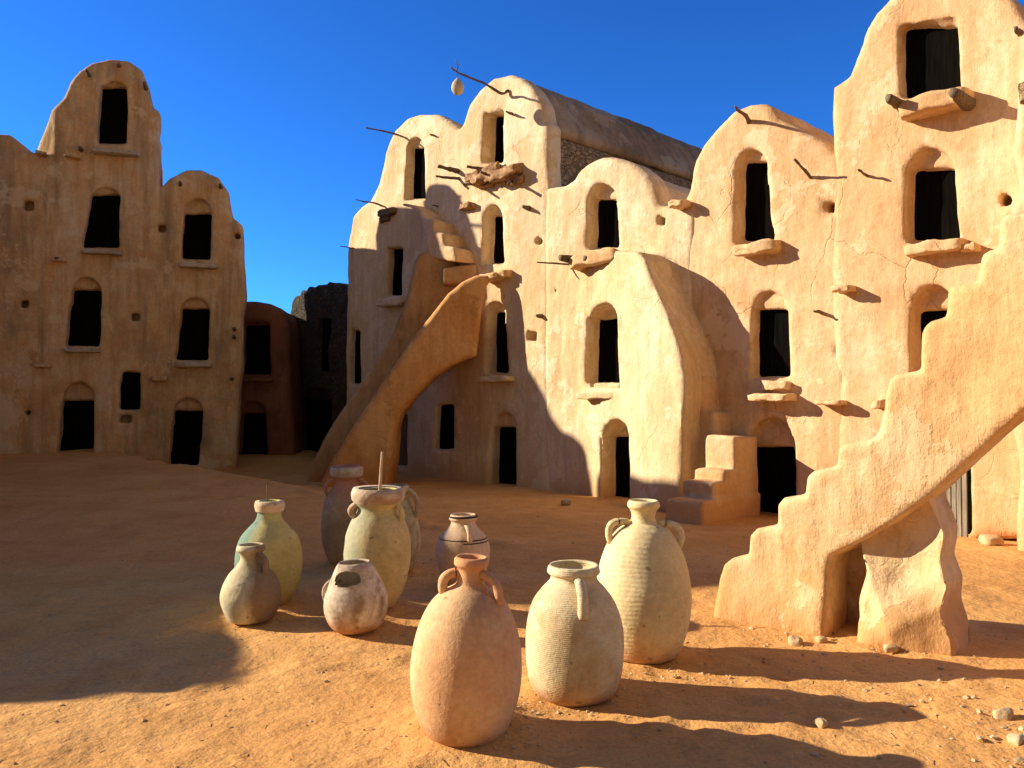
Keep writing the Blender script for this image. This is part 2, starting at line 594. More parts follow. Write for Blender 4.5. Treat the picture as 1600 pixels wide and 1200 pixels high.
def clay(name, base, pale, dark, stain_or_shade=None, ribs=0.0, stain_or_shade_at=None, foot=None):
    """jar clay: mottled, with a second colour (stains, painted shade) in blotches or to one side, dust at the foot, throwing ribs as bump"""
    m, nt, b = new_mat(name, 0.85, 0.25)
    t = node(nt, 'ShaderNodeTexCoord').outputs['Object']
    c = ramp(nt, noise_of(nt, t, 3.2, 5, 0.6), [(0.3, dark), (0.5, base), (0.7, pale)])
    c = mix(nt, ramp(nt, noise_of(nt, t, 2.2, 4, 0.6, (1, 1, 6.0)), [(0.5, 0.0), (0.75, 0.45)]), c, dark)
    if stain_or_shade:
        f = ramp(nt, noise_of(nt, t, 4.0, 5, 0.65, dist=0.7), [(0.47, 0.0), (0.62, 0.9)])
        if stain_or_shade_at:
            sp = node(nt, 'ShaderNodeSeparateXYZ')
            nt.links.new(t, sp.inputs[0])
            e = mul(nt, mul(nt, sp.outputs[0], stain_or_shade_at[0]), mul(nt, sp.outputs[2], stain_or_shade_at[1]), 'ADD')
            e = mul(nt, e, mul(nt, noise_of(nt, t, 5.0, 5, 0.6), 0.5), 'ADD')
            f = ramp(nt, mul(nt, e, stain_or_shade_at[2], 'ADD'), [(0.42, 0.0), (0.62, 1.0)])
        c = mix(nt, f, c, stain_or_shade)
    if foot:
        sp = node(nt, 'ShaderNodeSeparateXYZ')
        nt.links.new(t, sp.inputs[0])
        e = mul(nt, sp.outputs[2], mul(nt, noise_of(nt, t, 7.0, 4, 0.6), 0.22), 'ADD')
        c = mix(nt, ramp(nt, e, [(0.12, 0.85), (0.27, 0.0)]), c, foot)
    c = mix(nt, 1.0, c, ramp(nt, noise_of(nt, t, 30, 5, 0.7), [(0.25, 0.78), (0.7, 1.08)]), 'MULTIPLY')
    c = mix(nt, ramp(nt, noise_of(nt, t, 14, 2, 0.5), [(0.70, 0.0), (0.74, 0.6)]), c, (0.14, 0.09, 0.05))
    nt.links.new(c, b.inputs['Base Color'])
    h = [(noise_of(nt, t, 9.0, 5, 0.6), 0.015, 0.5), (noise_of(nt, t, 60, 4, 0.7), 0.004, 0.6)]
    if ribs:
        w = node(nt, 'ShaderNodeTexWave', bands_direction='Z', Scale=ribs, Distortion=2.5, Detail=2.0)
        w.inputs['Detail Scale'].default_value = 0.6
        nt.links.new(t, w.inputs['Vector'])
        h.append((w.outputs['Fac'], 0.002, 0.5))
    bump_of(nt, b, h)
    return m


DUST = (0.46, 0.24, 0.10)
M_TERRA = clay('terracotta_clay', (0.67, 0.405, 0.195), (0.72, 0.49, 0.27), (0.60, 0.305, 0.13), (0.56, 0.21, 0.08), 0, (0.5, 0.75, -0.36), DUST)
M_CREAMJAR = clay('cream_clay', (0.68, 0.57, 0.34), (0.74, 0.64, 0.42), (0.56, 0.44, 0.24), (0.58, 0.40, 0.19), 30, None, DUST)
M_YELLOWJAR = clay('yellow_cream_clay', (0.74, 0.60, 0.32), (0.78, 0.66, 0.40), (0.68, 0.51, 0.25), None, 11, None, DUST)
M_PAINTED = clay('pinkish_clay', (0.68, 0.48, 0.30), (0.74, 0.56, 0.38), (0.58, 0.37, 0.21), None, 0, None, DUST)
M_WHITEPOT = clay('whitish_clay', (0.62, 0.53, 0.40), (0.72, 0.64, 0.51), (0.42, 0.31, 0.20), (0.26, 0.17, 0.10), 8, None, (0.48, 0.22, 0.08))
M_GREENJAR = clay('green_ochre_clay', (0.56, 0.44, 0.19), (0.64, 0.53, 0.27), (0.40, 0.30, 0.13), (0.38, 0.37, 0.23), 0, (-1.8, 0.45, -0.12), DUST)
M_TANJAR = clay('tan_clay', (0.56, 0.44, 0.22), (0.62, 0.51, 0.29), (0.42, 0.30, 0.14), (0.34, 0.24, 0.12), 0, None, DUST)
M_PLUMJAR = clay('dusky_brown_clay', (0.42, 0.285, 0.165), (0.50, 0.36, 0.23), (0.29, 0.185, 0.105), (0.50, 0.23, 0.13), 0, (0.0, 2.0, -1.15), DUST)
M_TEALJAR = clay('teal_stained_clay', (0.56, 0.47, 0.19), (0.62, 0.54, 0.27), (0.44, 0.36, 0.14), (0.17, 0.26, 0.19), 0, (-2.6, 0.5, -0.18), DUST)
M_PITCHER = clay('pale_pitcher_clay', (0.62, 0.54, 0.33), (0.70, 0.62, 0.42), (0.48, 0.39, 0.22), (0.27, 0.18, 0.10), 0, (3.0, 0.2, 0.06), None)  # darker right half: dirt, with its shaded side put into the colour
M_CRUST = clay('lime_crusted_clay', (0.58, 0.47, 0.33), (0.68, 0.57, 0.43), (0.38, 0.27, 0.17), (0.38, 0.22, 0.12), 0)
M_PAINT = new_mat('dark_slip_paint', 0.8)[0]
M_PAINT.node_tree.nodes['Principled BSDF'].inputs['Base Color'].default_value = (0.05, 0.03, 0.022, 1)
M_GOURD = clay('bleached_gourd_skin', (0.540, 0.466, 0.326), (0.648, 0.563, 0.400), (0.324, 0.262, 0.170), None, 0)
M_STONE = clay('pale_field_stone', (0.55, 0.38, 0.20), (0.66, 0.49, 0.29), (0.40, 0.25, 0.12), None, 0)
M_STRING = new_mat('dark_twine', 0.9)[0]
M_STRING.node_tree.nodes['Principled BSDF'].inputs['Base Color'].default_value = (0.06, 0.045, 0.03, 1)

# ------------------------------------------------------------------ ground
LEDGE = np.array([(-10.8, 19.6), (-8.9, 18.2), (-6.57, 16.0), (-3.42, 13.3), (-1.6, 11.2), (0.43, 8.9), (1.6, 7.6)])


def ledge_side(x, y):
    """signed distance to the ledge line (positive = camera side), and a weight that fades along it"""
    d = np.full(x.shape, 1e9)
    sg = np.zeros(x.shape)
    for a, b in zip(LEDGE[:-1], LEDGE[1:]):
        e = b - a
        t = np.clip(((x - a[0]) * e[0] + (y - a[1]) * e[1]) / (e @ e), 0, 1)
        dd = np.hypot(x - a[0] - e[0] * t, y - a[1] - e[1] * t)
        cr = e[0] * (y - a[1]) - e[1] * (x - a[0])
        sg = np.where(dd < d, np.where(cr < 0, 1.0, -1.0), sg)
        d = np.minimum(d, dd)
    return d * sg


def ground_z(x, y, detail=True):
    x = np.asarray(x, float)
    y = np.asarray(y, float)
    sh = x.shape
    x, y = x.ravel(), y.ravel()
    s = ledge_side(x, y)
    ter = 0.49 * np.clip((y - 8.5) / 9.0, 0, 1.3) ** 1.15 * sstep(3.0, -3.0, x)
    rim = 0.05 * np.exp(-((s - 0.12) / 0.16) ** 2) * sstep(2.2, -2.0, x) * sstep(7, 10, y)
    low = 0.30 * sstep(19.0, 21.5, y) * sstep(-4.0, -6.0, x)
    near = 1 - sstep(35, 60, np.hypot(x, y))
    z = (low + (ter - low) * sstep(-0.55, 0.15, s) + rim) * near
    if detail:
        p = np.stack([x, y, np.zeros_like(x)], 1)
        z = z + (0.030 * fbm(p * 0.7, 3, 3) + 0.014 * fbm(p * 3.1, 8, 3) + 0.005 * fbm(p * 11, 12, 2)) * near
        z = z + 0.05 * np.exp(-(((x - 3.6) / 1.6) ** 2 + ((y - 3.6) / 0.8) ** 2)) * (0.5 + fbm(p * 5, 22, 3)) * near
    return z.reshape(sh)


MOUNDS = [(725, 1150, .26), (896, 1088, .23), (1003, 1026, .27), (560, 986, .17), (590, 950, .17), (421, 940, .22), (395, 970, .17), (619, 892, .2), (542, 882, .2), (724, 920, .2)]
MOUNDS = [(*(on_ground(a, b2)[:2] + np.array([0, r_ * 0.8])), r_) for a, b2, r_ in MOUNDS]
_base_z = ground_z


def ground_z(x, y, detail=True):
    z = _base_z(x, y, detail)
    for mx, my, mr in MOUNDS:
        d_ = np.hypot(np.asarray(x, float) - mx, np.asarray(y, float) - my)
        z = z + 0.03 * np.exp(-((d_ - mr * 0.8) / 0.10) ** 2) * (1 + 0.6 * np.sin(8 * np.arctan2(np.asarray(y, float) - my, np.asarray(x, float) - mx) + mx * 9))
    return z


def gz(x, y):
    return float(ground_z(np.array([x]), np.array([y]))[0])


gx = np.concatenate([-np.geomspace(300, 6.6, 40), np.arange(-6.5, 7.5, 0.055), np.geomspace(7.6, 300, 40)])
gy = np.concatenate([-np.geomspace(300, 1.0, 26), np.arange(-0.9, 2.6, 0.3), np.arange(2.6, 9.0, 0.05), np.arange(9.0, 20.5, 0.085), np.geomspace(20.7, 400, 40)])
GX, GY = np.meshgrid(gx, gy, indexing='ij')
GZ = ground_z(GX, GY)
nx, ny = GX.shape
fr_ = np.random.RandomState(11)
for trail in range(26):                                   # trodden trails of shallow footprints
    fx, fy, fa = fr_.uniform(-4.5, 3.5), fr_.uniform(3.0, 9.5), fr_.uniform(0, 6.28)
    for st_ in range(9):
        fa += fr_.uniform(-0.2, 0.2)
        fx += 0.55 * math.cos(fa)
        fy += 0.55 * math.sin(fa)
        sd_ = 0.09 if st_ % 2 else -0.09
        cx_, cy_ = fx - sd_ * math.sin(fa), fy + sd_ * math.cos(fa)
        i0, i1 = np.searchsorted(gx, [cx_ - 0.35, cx_ + 0.35])
        j0, j1 = np.searchsorted(gy, [cy_ - 0.35, cy_ + 0.35])
        if i1 <= i0 or j1 <= j0 or any(math.hypot(cx_ - m_[0], cy_ - m_[1]) < 0.45 for m_ in MOUNDS):
            continue
        lx = (GX[i0:i1, j0:j1] - cx_) * math.cos(fa) + (GY[i0:i1, j0:j1] - cy_) * math.sin(fa)
        ly = -(GX[i0:i1, j0:j1] - cx_) * math.sin(fa) + (GY[i0:i1, j0:j1] - cy_) * math.cos(fa)
        q_ = np.sqrt((lx / 0.15) ** 2 + (ly / 0.065) ** 2)
        GZ[i0:i1, j0:j1] += -0.013 * np.exp(-q_ ** 4) + 0.006 * np.exp(-((q_ - 1.4) / 0.35) ** 2)
ii = np.arange(nx * ny).reshape(nx, ny)
gq = np.stack([ii[:-1, :-1].ravel(), ii[1:, :-1].ravel(), ii[1:, 1:].ravel(), ii[:-1, 1:].ravel()], 1)
ground = fast_mesh('ground', np.stack([GX.ravel(), GY.ravel(), GZ.ravel()], 1), gq, M_EARTH)
tag(ground, 'trodden orange sandy earth of the courtyard', 'ground', kind='structure')


# ------------------------------------------------------------------ granary helpers
def opening(face, subs, panels, kind, bx, tx, yb, ytop, spring=None, inner=None, dn=0.2, w=0.0, deep=0.16, sill=None, label=None):
    """an arched niche with a smaller rectangular opening in it. bx / tx: left and right column at the foot / at the spring line;
    inner: (left column, top row, bottom row)"""
    if spring is None:
        niche = [(bx[0], yb), (tx[0], ytop[0] if isinstance(ytop, tuple) else ytop), (tx[1], ytop[1] if isinstance(ytop, tuple) else ytop), (bx[1], yb)]
        yt = max(ytop) if isinstance(ytop, tuple) else ytop
        sp = yt
    else:
        yt = ytop
        cx, rx = (tx[0] + tx[1]) / 2, (tx[1] - tx[0]) / 2
        arc = [(cx - rx * math.cos(a), spring - (spring - ytop) * math.sin(a)) for a in np.linspace(0, math.pi, 11)]
        niche = [(bx[0], yb)] + arc + [(bx[1], yb)]
        sp = spring
    npoly = face.poly(niche, w)
    subs.append(dict(poly=npoly, w0=w - 1.3, w1=w + dn))
    il, it, ib = inner if inner else (bx[0], sp, yb)
    lean = (tx[0] - bx[0]) * (ib - it) / max(ib - sp, 1)
    wi = w + dn
    ipoly = face.poly([(il, ib), (il + lean, it), (tx[1] + 2, it), (bx[1] + 2, ib)], wi)
    subs.append(dict(poly=ipoly, w0=wi - 0.3, w1=wi + deep, k=0.025))
    c = ipoly.mean(0)
    pp = c + (ipoly - c) * 1.12
    panels.append((kind, pp, wi + min(deep, 0.16) - 0.05, sill, label, npoly))


def finish_openings(face, panels, parent, sill_mat, seed=0):
    for i, (kind, pp, wi, sill, label, npoly) in enumerate(panels):
        o = slab(kind, face, pp, wi, wi + 0.09, M_DARKROOM, parent)  # dark panel added in place of the unlit room
        if label:
            o['label'] = label
        if sill:
            (x0, x1, y0, y1, out) = sill[:5]
            mat = sill[5] if len(sill) > 5 else sill_mat
            wz = sill[6] if len(sill) > 6 else 0.0
            a, b2 = face.uz(x0, y0, wz - out), face.uz(x1, y1, wz - out)
            u0, u1, z1, z0 = a[0], b2[0], a[1], b2[1]
            rough_box('sill', face.world((u0 + u1) / 2, wz - out / 2 + 0.1, (z0 + z1) / 2), [np.append(face.e, 0), np.append(face.n, 0), (0, 0, 1)],
                      (u1 - u0, out + 0.2, max((z1 - z0) * 0.62, 0.045)), mat, o, seed + i, 0.26, 10, 0.95)


def hole(face, subs, px, py, d, w=0.0, deep=0.35):
    r = d / 2
    subs.append(dict(poly=face.poly([(px - r, py + r * .9), (px - r * .9, py - r), (px + r, py - r * .8), (px + r * .9, py + r)], w), w0=w - 0.8, w1=w + deep, k=0.03))


def peg(face, parent, px, py, length, rad=0.025, w=0.0, dirn=(0, 0), bend=0.0, name='wooden_peg', mat=None):
    """a branch stub let into the wall at (px, py): length out from the wall; dirn = drift along the wall and up"""
    u, z = face.uz(px, py, w)
    pts = []
    for t in np.linspace(-0.12, 1, 8):
        pts.append(face.world(u + dirn[0] * t + bend * math.sin(t * 5) * 0.3, w - length * t, z + dirn[1] * t + bend * math.sin(t * 4 + 1) * 0.3))
    return tube(name, pts, np.linspace(rad * 1.15, rad * 0.7, 8), mat or M_WOOD, parent, sides=7, jit=0.012, seed=int(px))


def ledge(face, parent, x0, x1, y0, y1, out, mat, seed=0, w=0.0, name='ledge', lump=0.28):
    a, b2 = face.uz(x0, y0, w - out), face.uz(x1, y1, w - out)
    return rough_box(name, face.world((a[0] + b2[0]) / 2, w - out / 2 + 0.08, (a[1] + b2[1]) / 2),
                     [np.append(face.e, 0), np.append(face.n, 0), (0, 0, 1)], (b2[0] - a[0], out + 0.16, max((a[1] - b2[1]) * 0.7, 0.04)), mat, parent, seed, lump, 10, 0.9)


MAIN = Face(1.69, 14.0, 47.0)
GR = 'mud granaries around the courtyard'


def base_of(face, px, py=780):
    u, z = face.uz(px, py)
    p = face.world(u, 0, 0)
    return (p[0], p[1], gz(p[0], p[1]))


# ---- centre tower, twin domes
t = thing('granary', 'tall cream granary with two rounded tops, gourd branch above its upper window', 'granary', base_of(MAIN, 700), GR)
subs, pans = [], []
opening(MAIN, subs, pans, 'window', (631, 664), (634, 662), 312, 215, 238, (640, 232, 311), 0.16)
opening(MAIN, subs, pans, 'window', (752, 785), (755, 783), 254, (181, 171), None, (767, 181, 253), 0.28)
opening(MAIN, subs, pans, 'window', (753, 786), (756, 784), 412, 320, 340, (765, 337, 411), 0.24)
opening(MAIN, subs, pans, 'window', (757, 791), (759, 787), 583, 472, 488, (769, 488, 582), 0.22, sill=(740, 790, 586, 599, 0.22))
opening(MAIN, subs, pans, 'doorway', (767, 806), (769, 803), 764, 645, 668, (773, 667, 764), 0.15)
opening(MAIN, subs, pans, 'window', (680, 707), (684, 706), 702, 633, None, None, 0.05)
opening(MAIN, subs, pans, 'doorway', (603, 636), (606, 634), 728, 648, None, None, 0.05)
opening(MAIN, subs, pans, 'window', (603, 627), (606, 628), 462, 387, None, (607, 388, 461), 0.1, sill=(585, 642, 464, 476, 0.25))
opening(MAIN, subs, pans, 'window', (548, 562), (550, 560), 600, 517, None, None, 0.08)
hole(MAIN, subs, 839, 377, 9)
hole(MAIN, subs, 830, 525, 17)
FRONT = [(537, 800), (537, 440), (541, 372), (548, 338), (562, 322), (576, 314), (588, 285), (598, 240), (612, 200), (630, 182), (652, 175), (680, 178), (700, 188), (714, 200),
         (720, 192), (730, 162), (745, 138), (765, 120), (790, 113), (812, 118), (830, 137), (843, 165), (848, 188), (854, 193), (860, 800)]
sdf_mesh('wall', MAIN, [dict(poly=MAIN.poly(FRONT), w0=0.0, w1=1.3, r=0.14, batter=0.004,
                             back=lambda U, Z: np.where(Z > 5.6, -0.83, 0.0))], subs, M_CREAM, t, seed=1)
finish_openings(MAIN, pans, t, M_CREAM, 10)
t.children[1].data.materials[0] = M_WOOD
W0 = 0.40
VAULT = [(718, 205), (721, 192), (732, 165), (747, 142), (767, 124), (790, 116), (811, 121), (828, 139), (840, 164), (847, 184), (850, 193), (846, 204)]
sdf_mesh('roof', MAIN, [dict(poly=MAIN.poly(VAULT), w0=W0, w1=6.4, r=0.12, batter=0.0, wob=0.025)], [], M_GREY, t, h=0.06, rough=0.035, seed=2)
SIDE = [(806, 420), (806, 200), (849, 203), (849, 420)]
sdf_mesh('rubble_wall', MAIN, [dict(poly=MAIN.poly(SIDE), w0=W0, w1=6.3, r=0.05, wob=0.08)], [], M_RUBBLE, t, h=0.07, seed=3)
VAULT2 = [(560, 420), (580, 320), (592, 288), (602, 243), (616, 205), (632, 187), (652, 180), (680, 183), (700, 194), (716, 212), (725, 300), (725, 420)]
o = sdf_mesh('roof', MAIN, [dict(poly=MAIN.poly(VAULT2), w0=W0, w1=3.6, r=0.15, wob=0.06)], [], M_GREY, t, h=0.08, seed=4)
# rotten wooden landing under the upper window
wl_ = ledge(MAIN, t, 730, 800, 268, 274, 0.26, M_ROTTEN, 5, name='wooden_ledge', lump=0.5)
for k, (x0, x1, y0, y1, out) in enumerate([(722, 745, 272, 280, .30), (738, 764, 262, 272, .26), (742, 770, 275, 285, .24), (752, 778, 272, 280, .34), (766, 792, 266, 274, .28), (776, 803, 272, 281, .26), (750, 768, 283, 292, .14), (790, 812, 276, 285, .2), (757, 775, 258, 265, .2)]):
    ledge(MAIN, wl_, x0, x1, y0, y1, out * 0.55, M_ROTTEN, 300 + k, name='rotten_board', lump=0.6)
for k, (px, py, L, dr) in enumerate([(716, 279, 0.42, (-0.25, 0.02)), (745, 287, 0.45, (0.1, -0.12)), (772, 276, 0.40, (0.05, 0.0)), (800, 281, 0.36, (0.28, -0.2)), (756, 265, 0.30, (-0.2, 0.05))]):
    peg(MAIN, t, px, py, L, 0.035, dirn=dr, name='beam_end')
peg(MAIN, t, 714, 267, 0.4, 0.05, dirn=(-0.15, 0.05), name='beam_end')
ledge(MAIN, t, 745, 772, 427, 437, 0.3, M_SAND, 8)
ledge(MAIN, t, 770, 789, 421, 436, 0.2, M_OCHRE, 9)
peg(MAIN, t, 625, 213, 0.75, 0.022, dirn=(-0.30, 0.13), bend=0.05)
peg(MAIN, t, 596, 322, 0.55, 0.02, dirn=(-0.25, 0.13), bend=0.06)
peg(MAIN, t, 552, 388, 0.3, 0.015, dirn=(-0.15, 0.04))
peg(MAIN, t, 678, 212, 0.12, 0.022)
peg(MAIN, t, 826, 325, 0.16, 0.05)
peg(MAIN, t, 846, 494, 0.14, 0.04)
peg(MAIN, t, 683, 322, 0.12, 0.025)
ledge(MAIN, t, 715, 735, 316, 326, 0.16, M_ROTTEN, 18)
ledge(MAIN, t, 588, 610, 328, 336, 0.16, M_WOOD, 19)
ledge(MAIN, t, 592, 606, 337, 346, 0.08, M_WOOD, 20)
peg(MAIN, t, 800, 178, 0.20, 0.025, dirn=(0.05, -0.02))

# the branch and the gourd that hangs from it
root = MAIN.world(*[MAIN.uz(791, 141)[0], 0.06], MAIN.uz(791, 141)[1])
g0 = at_depth(713, 112, 15.55)
tip = at_depth(704, 104, 15.50)
mid1 = root * 0.55 + g0 * 0.45 + np.array([0, 0, -0.03])
mid0 = root * 0.85 + g0 * 0.15 + np.array([0, 0, -0.10])
br = tube('branch', spline([root, mid0, mid1, g0, tip], 22), np.linspace(0.032, 0.013, 22), M_WOOD, t, sides=7, jit=0.012, seed=3)
v, f = tube_geo([g0, at_depth(716, 103, 15.5), at_depth(711, 93, 15.5)], [0.014, 0.011, 0.006], 6)
mesh_obj('twig', v, f, M_WOOD, br)
gp = at_depth(715, 135, 15.55)
gourd = thing('hanging_gourd', 'bleached gourd hung on string from the branch above the roofs', 'gourd', tuple(gp - np.array([0, 0, 0.17])))
prof = [(0.0, -0.17), (0.045, -0.165), (0.09, -0.13), (0.118, -0.07), (0.122, -0.01), (0.10, 0.06), (0.065, 0.115), (0.03, 0.15), (0.012, 0.175), (0.0, 0.18)]


def lathe_geo(prof, n=40, seed=0, wob=0.0):
    v, f = [], []
    m = len(prof)
    for k in range(n):
        th = 2 * math.pi * k / n
        for r, z in prof:
            v.append((r * math.cos(th), r * math.sin(th), z))
    for k in range(n):
        k2 = (k + 1) % n
        for j in range(m - 1):
            f.append([k * m + j, k2 * m + j, k2 * m + j + 1, k * m + j + 1])
    v = np.array(v)
    if wob:
        s = 1 + wob * fbm(v * 3.0, seed, 2)
        v[:, 0] *= s
        v[:, 1] *= s
    return v, f


v, f = lathe_geo(prof, 28, 3, 0.08)
mesh_obj('body', v + gp, f, M_GOURD, gourd)
tube('string', [gp + np.array([0, 0, 0.17]), (gp + g0) / 2 + np.array([0.01, 0, 0.08]), g0], 0.006, M_STRING, gourd, sides=5)

# ---- second granary: low dome, stair mass below
t = thing('granary', 'single domed sunlit granary with its lower storeys swelling forward into a sloping shoulder', 'granary', base_of(MAIN, 950), GR)
subs, pans = [], []
opening(MAIN, subs, pans, 'window', (917, 966), (920, 963), 391, 286, 313, (927, 312, 388), 0.20)
opening(MAIN, subs, pans, 'window', (913, 978), (915, 974), 606, 474, 502, (928, 498, 598), 0.36, w=-0.26, sill=(898, 974, 611, 626, 0.16, M_CREAM, -0.25))
opening(MAIN, subs, pans, 'doorway', (933, 995), (935, 991), 800, 656, 684, (955, 682, 800), 0.48, w=-0.40)
hole(MAIN, subs, 1033, 345, 15)
hole(MAIN, subs, 868, 455, 6)
FRONT = [(849, 800), (849, 292), (880, 287), (894, 278), (903, 264), (918, 253), (940, 247), (965, 247), (990, 253), (1010, 267), (1024, 288), (1032, 318), (1060, 322), (1085, 330), (1085, 800)]
uA, uB = MAIN.uz(878, 500)[0], MAIN.uz(1075, 500, -0.9)[0]
SHOULDER = [(872, 800), (872, 470), (884, 420), (930, 402), (962, 391), (988, 392), (1006, 408), (1028, 450), (1052, 498), (1070, 545), (1078, 592), (1073, 700), (1066, 800)]
REARVAULT = [(x_, y_ + 13) if y_ < 330 else (x_, y_) for x_, y_ in FRONT]
sdf_mesh('wall', MAIN, [dict(poly=MAIN.poly(FRONT), w0=0.0, w1=0.55, r=0.14), dict(poly=MAIN.poly(REARVAULT), w0=0.2, w1=3.8, r=0.12, k=0.04),
                        dict(poly=np.vstack([MAIN.poly(SHOULDER[:5], -0.2), MAIN.poly(SHOULDER[5:], -0.75)]), w0=0.0, w1=0.5, r=0.06, fmin=-0.95,
                             front=lambda U, Z: -0.85 * sstep(uA, uB, U) - 0.02, k=0.08)], subs, M_CREAM, t, seed=21)
finish_openings(MAIN, pans, t, M_CREAM, 30)
ledge(MAIN, t, 884, 960, 396, 412, 0.4, M_SAND, 31)
peg(MAIN, t, 905, 408, 0.5, 0.085, name='log_end')
peg(MAIN, t, 938, 408, 0.42, 0.07, name='log_end')
peg(MAIN, t, 893, 413, 0.55, 0.018, dirn=(-0.35, 0.02))
ledge(MAIN, t, 1042, 1066, 312, 322, 0.25, M_SAND, 33)
ledge(MAIN, t, 926, 968, 597, 609, 0.02, M_CREAM, 34, w=-0.1)

# ---- third granary
t = thing('granary', 'sunlit granary with a crumbling pointed dome and a wide dark doorway', 'granary', base_of(MAIN, 1180), GR)
subs, pans = [], []
opening(MAIN, subs, pans, 'window', (1147, 1208), (1149, 1197), 381, 232, 262, (1158, 252, 376), 0.20, sill=(1143, 1210, 377, 396, 0.22))
opening(MAIN, subs, pans, 'window', (1172, 1232), (1174, 1228), 592, 454, 484, (1180, 483, 590), 0.14)
opening(MAIN, subs, pans, 'doorway', (1162, 1242), (1166, 1238), 816, 652, 697, (1166, 697, 816), 0.24)
hole(MAIN, subs, 1296, 323, 18)
hole(MAIN, subs, 1313, 547, 21)
FRONT = [(1040, 840), (1040, 345), (1060, 322), (1074, 295), (1084, 255), (1098, 225), (1118, 195), (1145, 170), (1170, 160), (1190, 159), (1204, 167), (1215, 186), (1240, 200), (1265, 216), (1290, 232), (1306, 246),
         (1325, 270), (1335, 840)]
sdf_mesh('wall', MAIN, [dict(poly=MAIN.poly(FRONT), w0=0.03, w1=4.0, r=0.13, wob=0.08)], subs, M_SAND, t, seed=41)
finish_openings(MAIN, pans, t, M_SAND, 50)
ledge(MAIN, t, 1162, 1228, 613, 630, 0.30, M_SAND, 51)
ledge(MAIN, t, 1186, 1229, 592, 612, 0.12, M_SAND, 52)
ledge(MAIN, t, 1270, 1312, 624, 634, 0.24, M_SAND, 53)
ledge(MAIN, t, 1296, 1326, 444, 456, 0.28, M_SAND, 54)
peg(MAIN, t, 1283, 488, 0.20, 0.025)
peg(MAIN, t, 1170, 192, 0.55, 0.028, dirn=(0.12, 0.10), bend=0.06)
peg(MAIN, t, 1266, 276, 0.42, 0.022, dirn=(-0.02, 0.17), bend=0.0)
ledge(MAIN, t, 1360, 1378, 622, 642, 0.16, M_SAND, 55)

# ---- fourth granary, tallest, at the right
t = thing('granary', 'tallest ochre granary at the right with a square black window over a log ledge', 'granary', base_of(MAIN, 1460), GR)
subs, pans = [], []
opening(MAIN, subs, pans, 'window', (1411, 1500), (1407, 1491), 152, (43, 27), None, (1414, 42, 151), 0.10)
opening(MAIN, subs, pans, 'window', (1416, 1497), (1419, 1490), 380, 230, 272, (1422, 263, 375), 0.16, sill=(1408, 1500, 376, 394, 0.26))
opening(MAIN, subs, pans, 'window', (1424, 1490), (1427, 1488), 600, 447, 482, (1432, 486, 598), 0.18)
opening(MAIN, subs, pans, 'doorway', (1440, 1517), (1442, 1514), 836, 690, None, None, 0.25)
hole(MAIN, subs, 1573, 313, 21)
FRONT = [(1312, 840), (1297, 400), (1298, 205), (1294, 132), (1320, 113), (1332, 85), (1347, 50), (1366, 20), (1400, -18), (1445, -42), (1495, -48), (1545, -35), (1590, 0), (1625, 60), (1640, 140), (1700, 170), (1720, 840)]
sdf_mesh('wall', MAIN, [dict(poly=MAIN.poly(FRONT), w0=-0.02, w1=3.6, r=0.13, wob=0.06)], subs, M_SAND, t, seed=61)
finish_openings(MAIN, pans, t, M_SAND, 70)
ledge(MAIN, t, 1398, 1506, 152, 163, 0.36, M_SAND, 71, lump=0.18)
peg(MAIN, t, 1416, 170, 0.56, 0.075, name='log_end')
peg(MAIN, t, 1514, 163, 0.56, 0.085, name='log_end')
ledge(MAIN, t, 1498, 1525, 378, 392, 0.2, M_SAND, 72)
peg(MAIN, t, 1356, 276, 0.26, 0.02, dirn=(-0.02, 0.05))
ledge(MAIN, t, 1578, 1610, 772, 782, 0.2, M_SAND, 73)
# plank door leaf standing ajar
a, b2 = MAIN.uz(1478, 735, 0.1), MAIN.uz(1512, 830, 0.1)
leaf = thing('x', None, None, (0, 0, 0)) if False else None
dv, df = [], []
np_ = 4
for i in range(np_):
    u0 = a[0] + (b2[0] - a[0]) * i / np_ + 0.006
    u1 = a[0] + (b2[0] - a[0]) * (i + 1) / np_ - 0.006
    top = a[1] + 0.15 + 0.02 * ((i * 7) % 3)
    o = len(dv)
    for w in (0.08 + 0.006 * (i % 2), 0.12 + 0.006 * (i % 2)):
        for (uu, zz) in ((u0, -0.02), (u1, -0.02), (u1, top), (u0, top)):
            dv.append(MAIN.world(uu, w, zz))
    df += [[o, o + 1, o + 2, o + 3], [o + 7, o + 6, o + 5, o + 4], [o, o + 4, o + 5, o + 1], [o + 1, o + 5, o + 6, o + 2], [o + 2, o + 6, o + 7, o + 3], [o + 3, o + 7, o + 4, o]]
mesh_obj('plank_door', dv, df, M_PLANK, t, smooth=False)

# ---- the wall end at the right edge
RIGHT = Face(*MAIN.world(0, -0.6, 0)[:2], 47.0)
t = thing('granary', 'rough plastered wall end of the granary cut by the right edge', 'granary', base_of(RIGHT, 1640), GR)
END = [(1590, 1000), (1575, 640), (1570, 420), (1562, 350), (1584, 300), (1574, 240), (1580, 180), (1588, 120), (1598, 70), (1625, 20), (1680, -10), (1760, 30), (1790, 1000)]
sdf_mesh('wall', RIGHT, [dict(poly=RIGHT.poly(END), w0=0.0, w1=0.9, r=0.12, wob=0.06)], [], M_SAND, t, seed=81)
ledge(RIGHT, t, 1590, 1606, 120, 165, 0.06, M_RUBBLE, 82)
peg(RIGHT, t, 1594, 52, 0.2, 0.03)

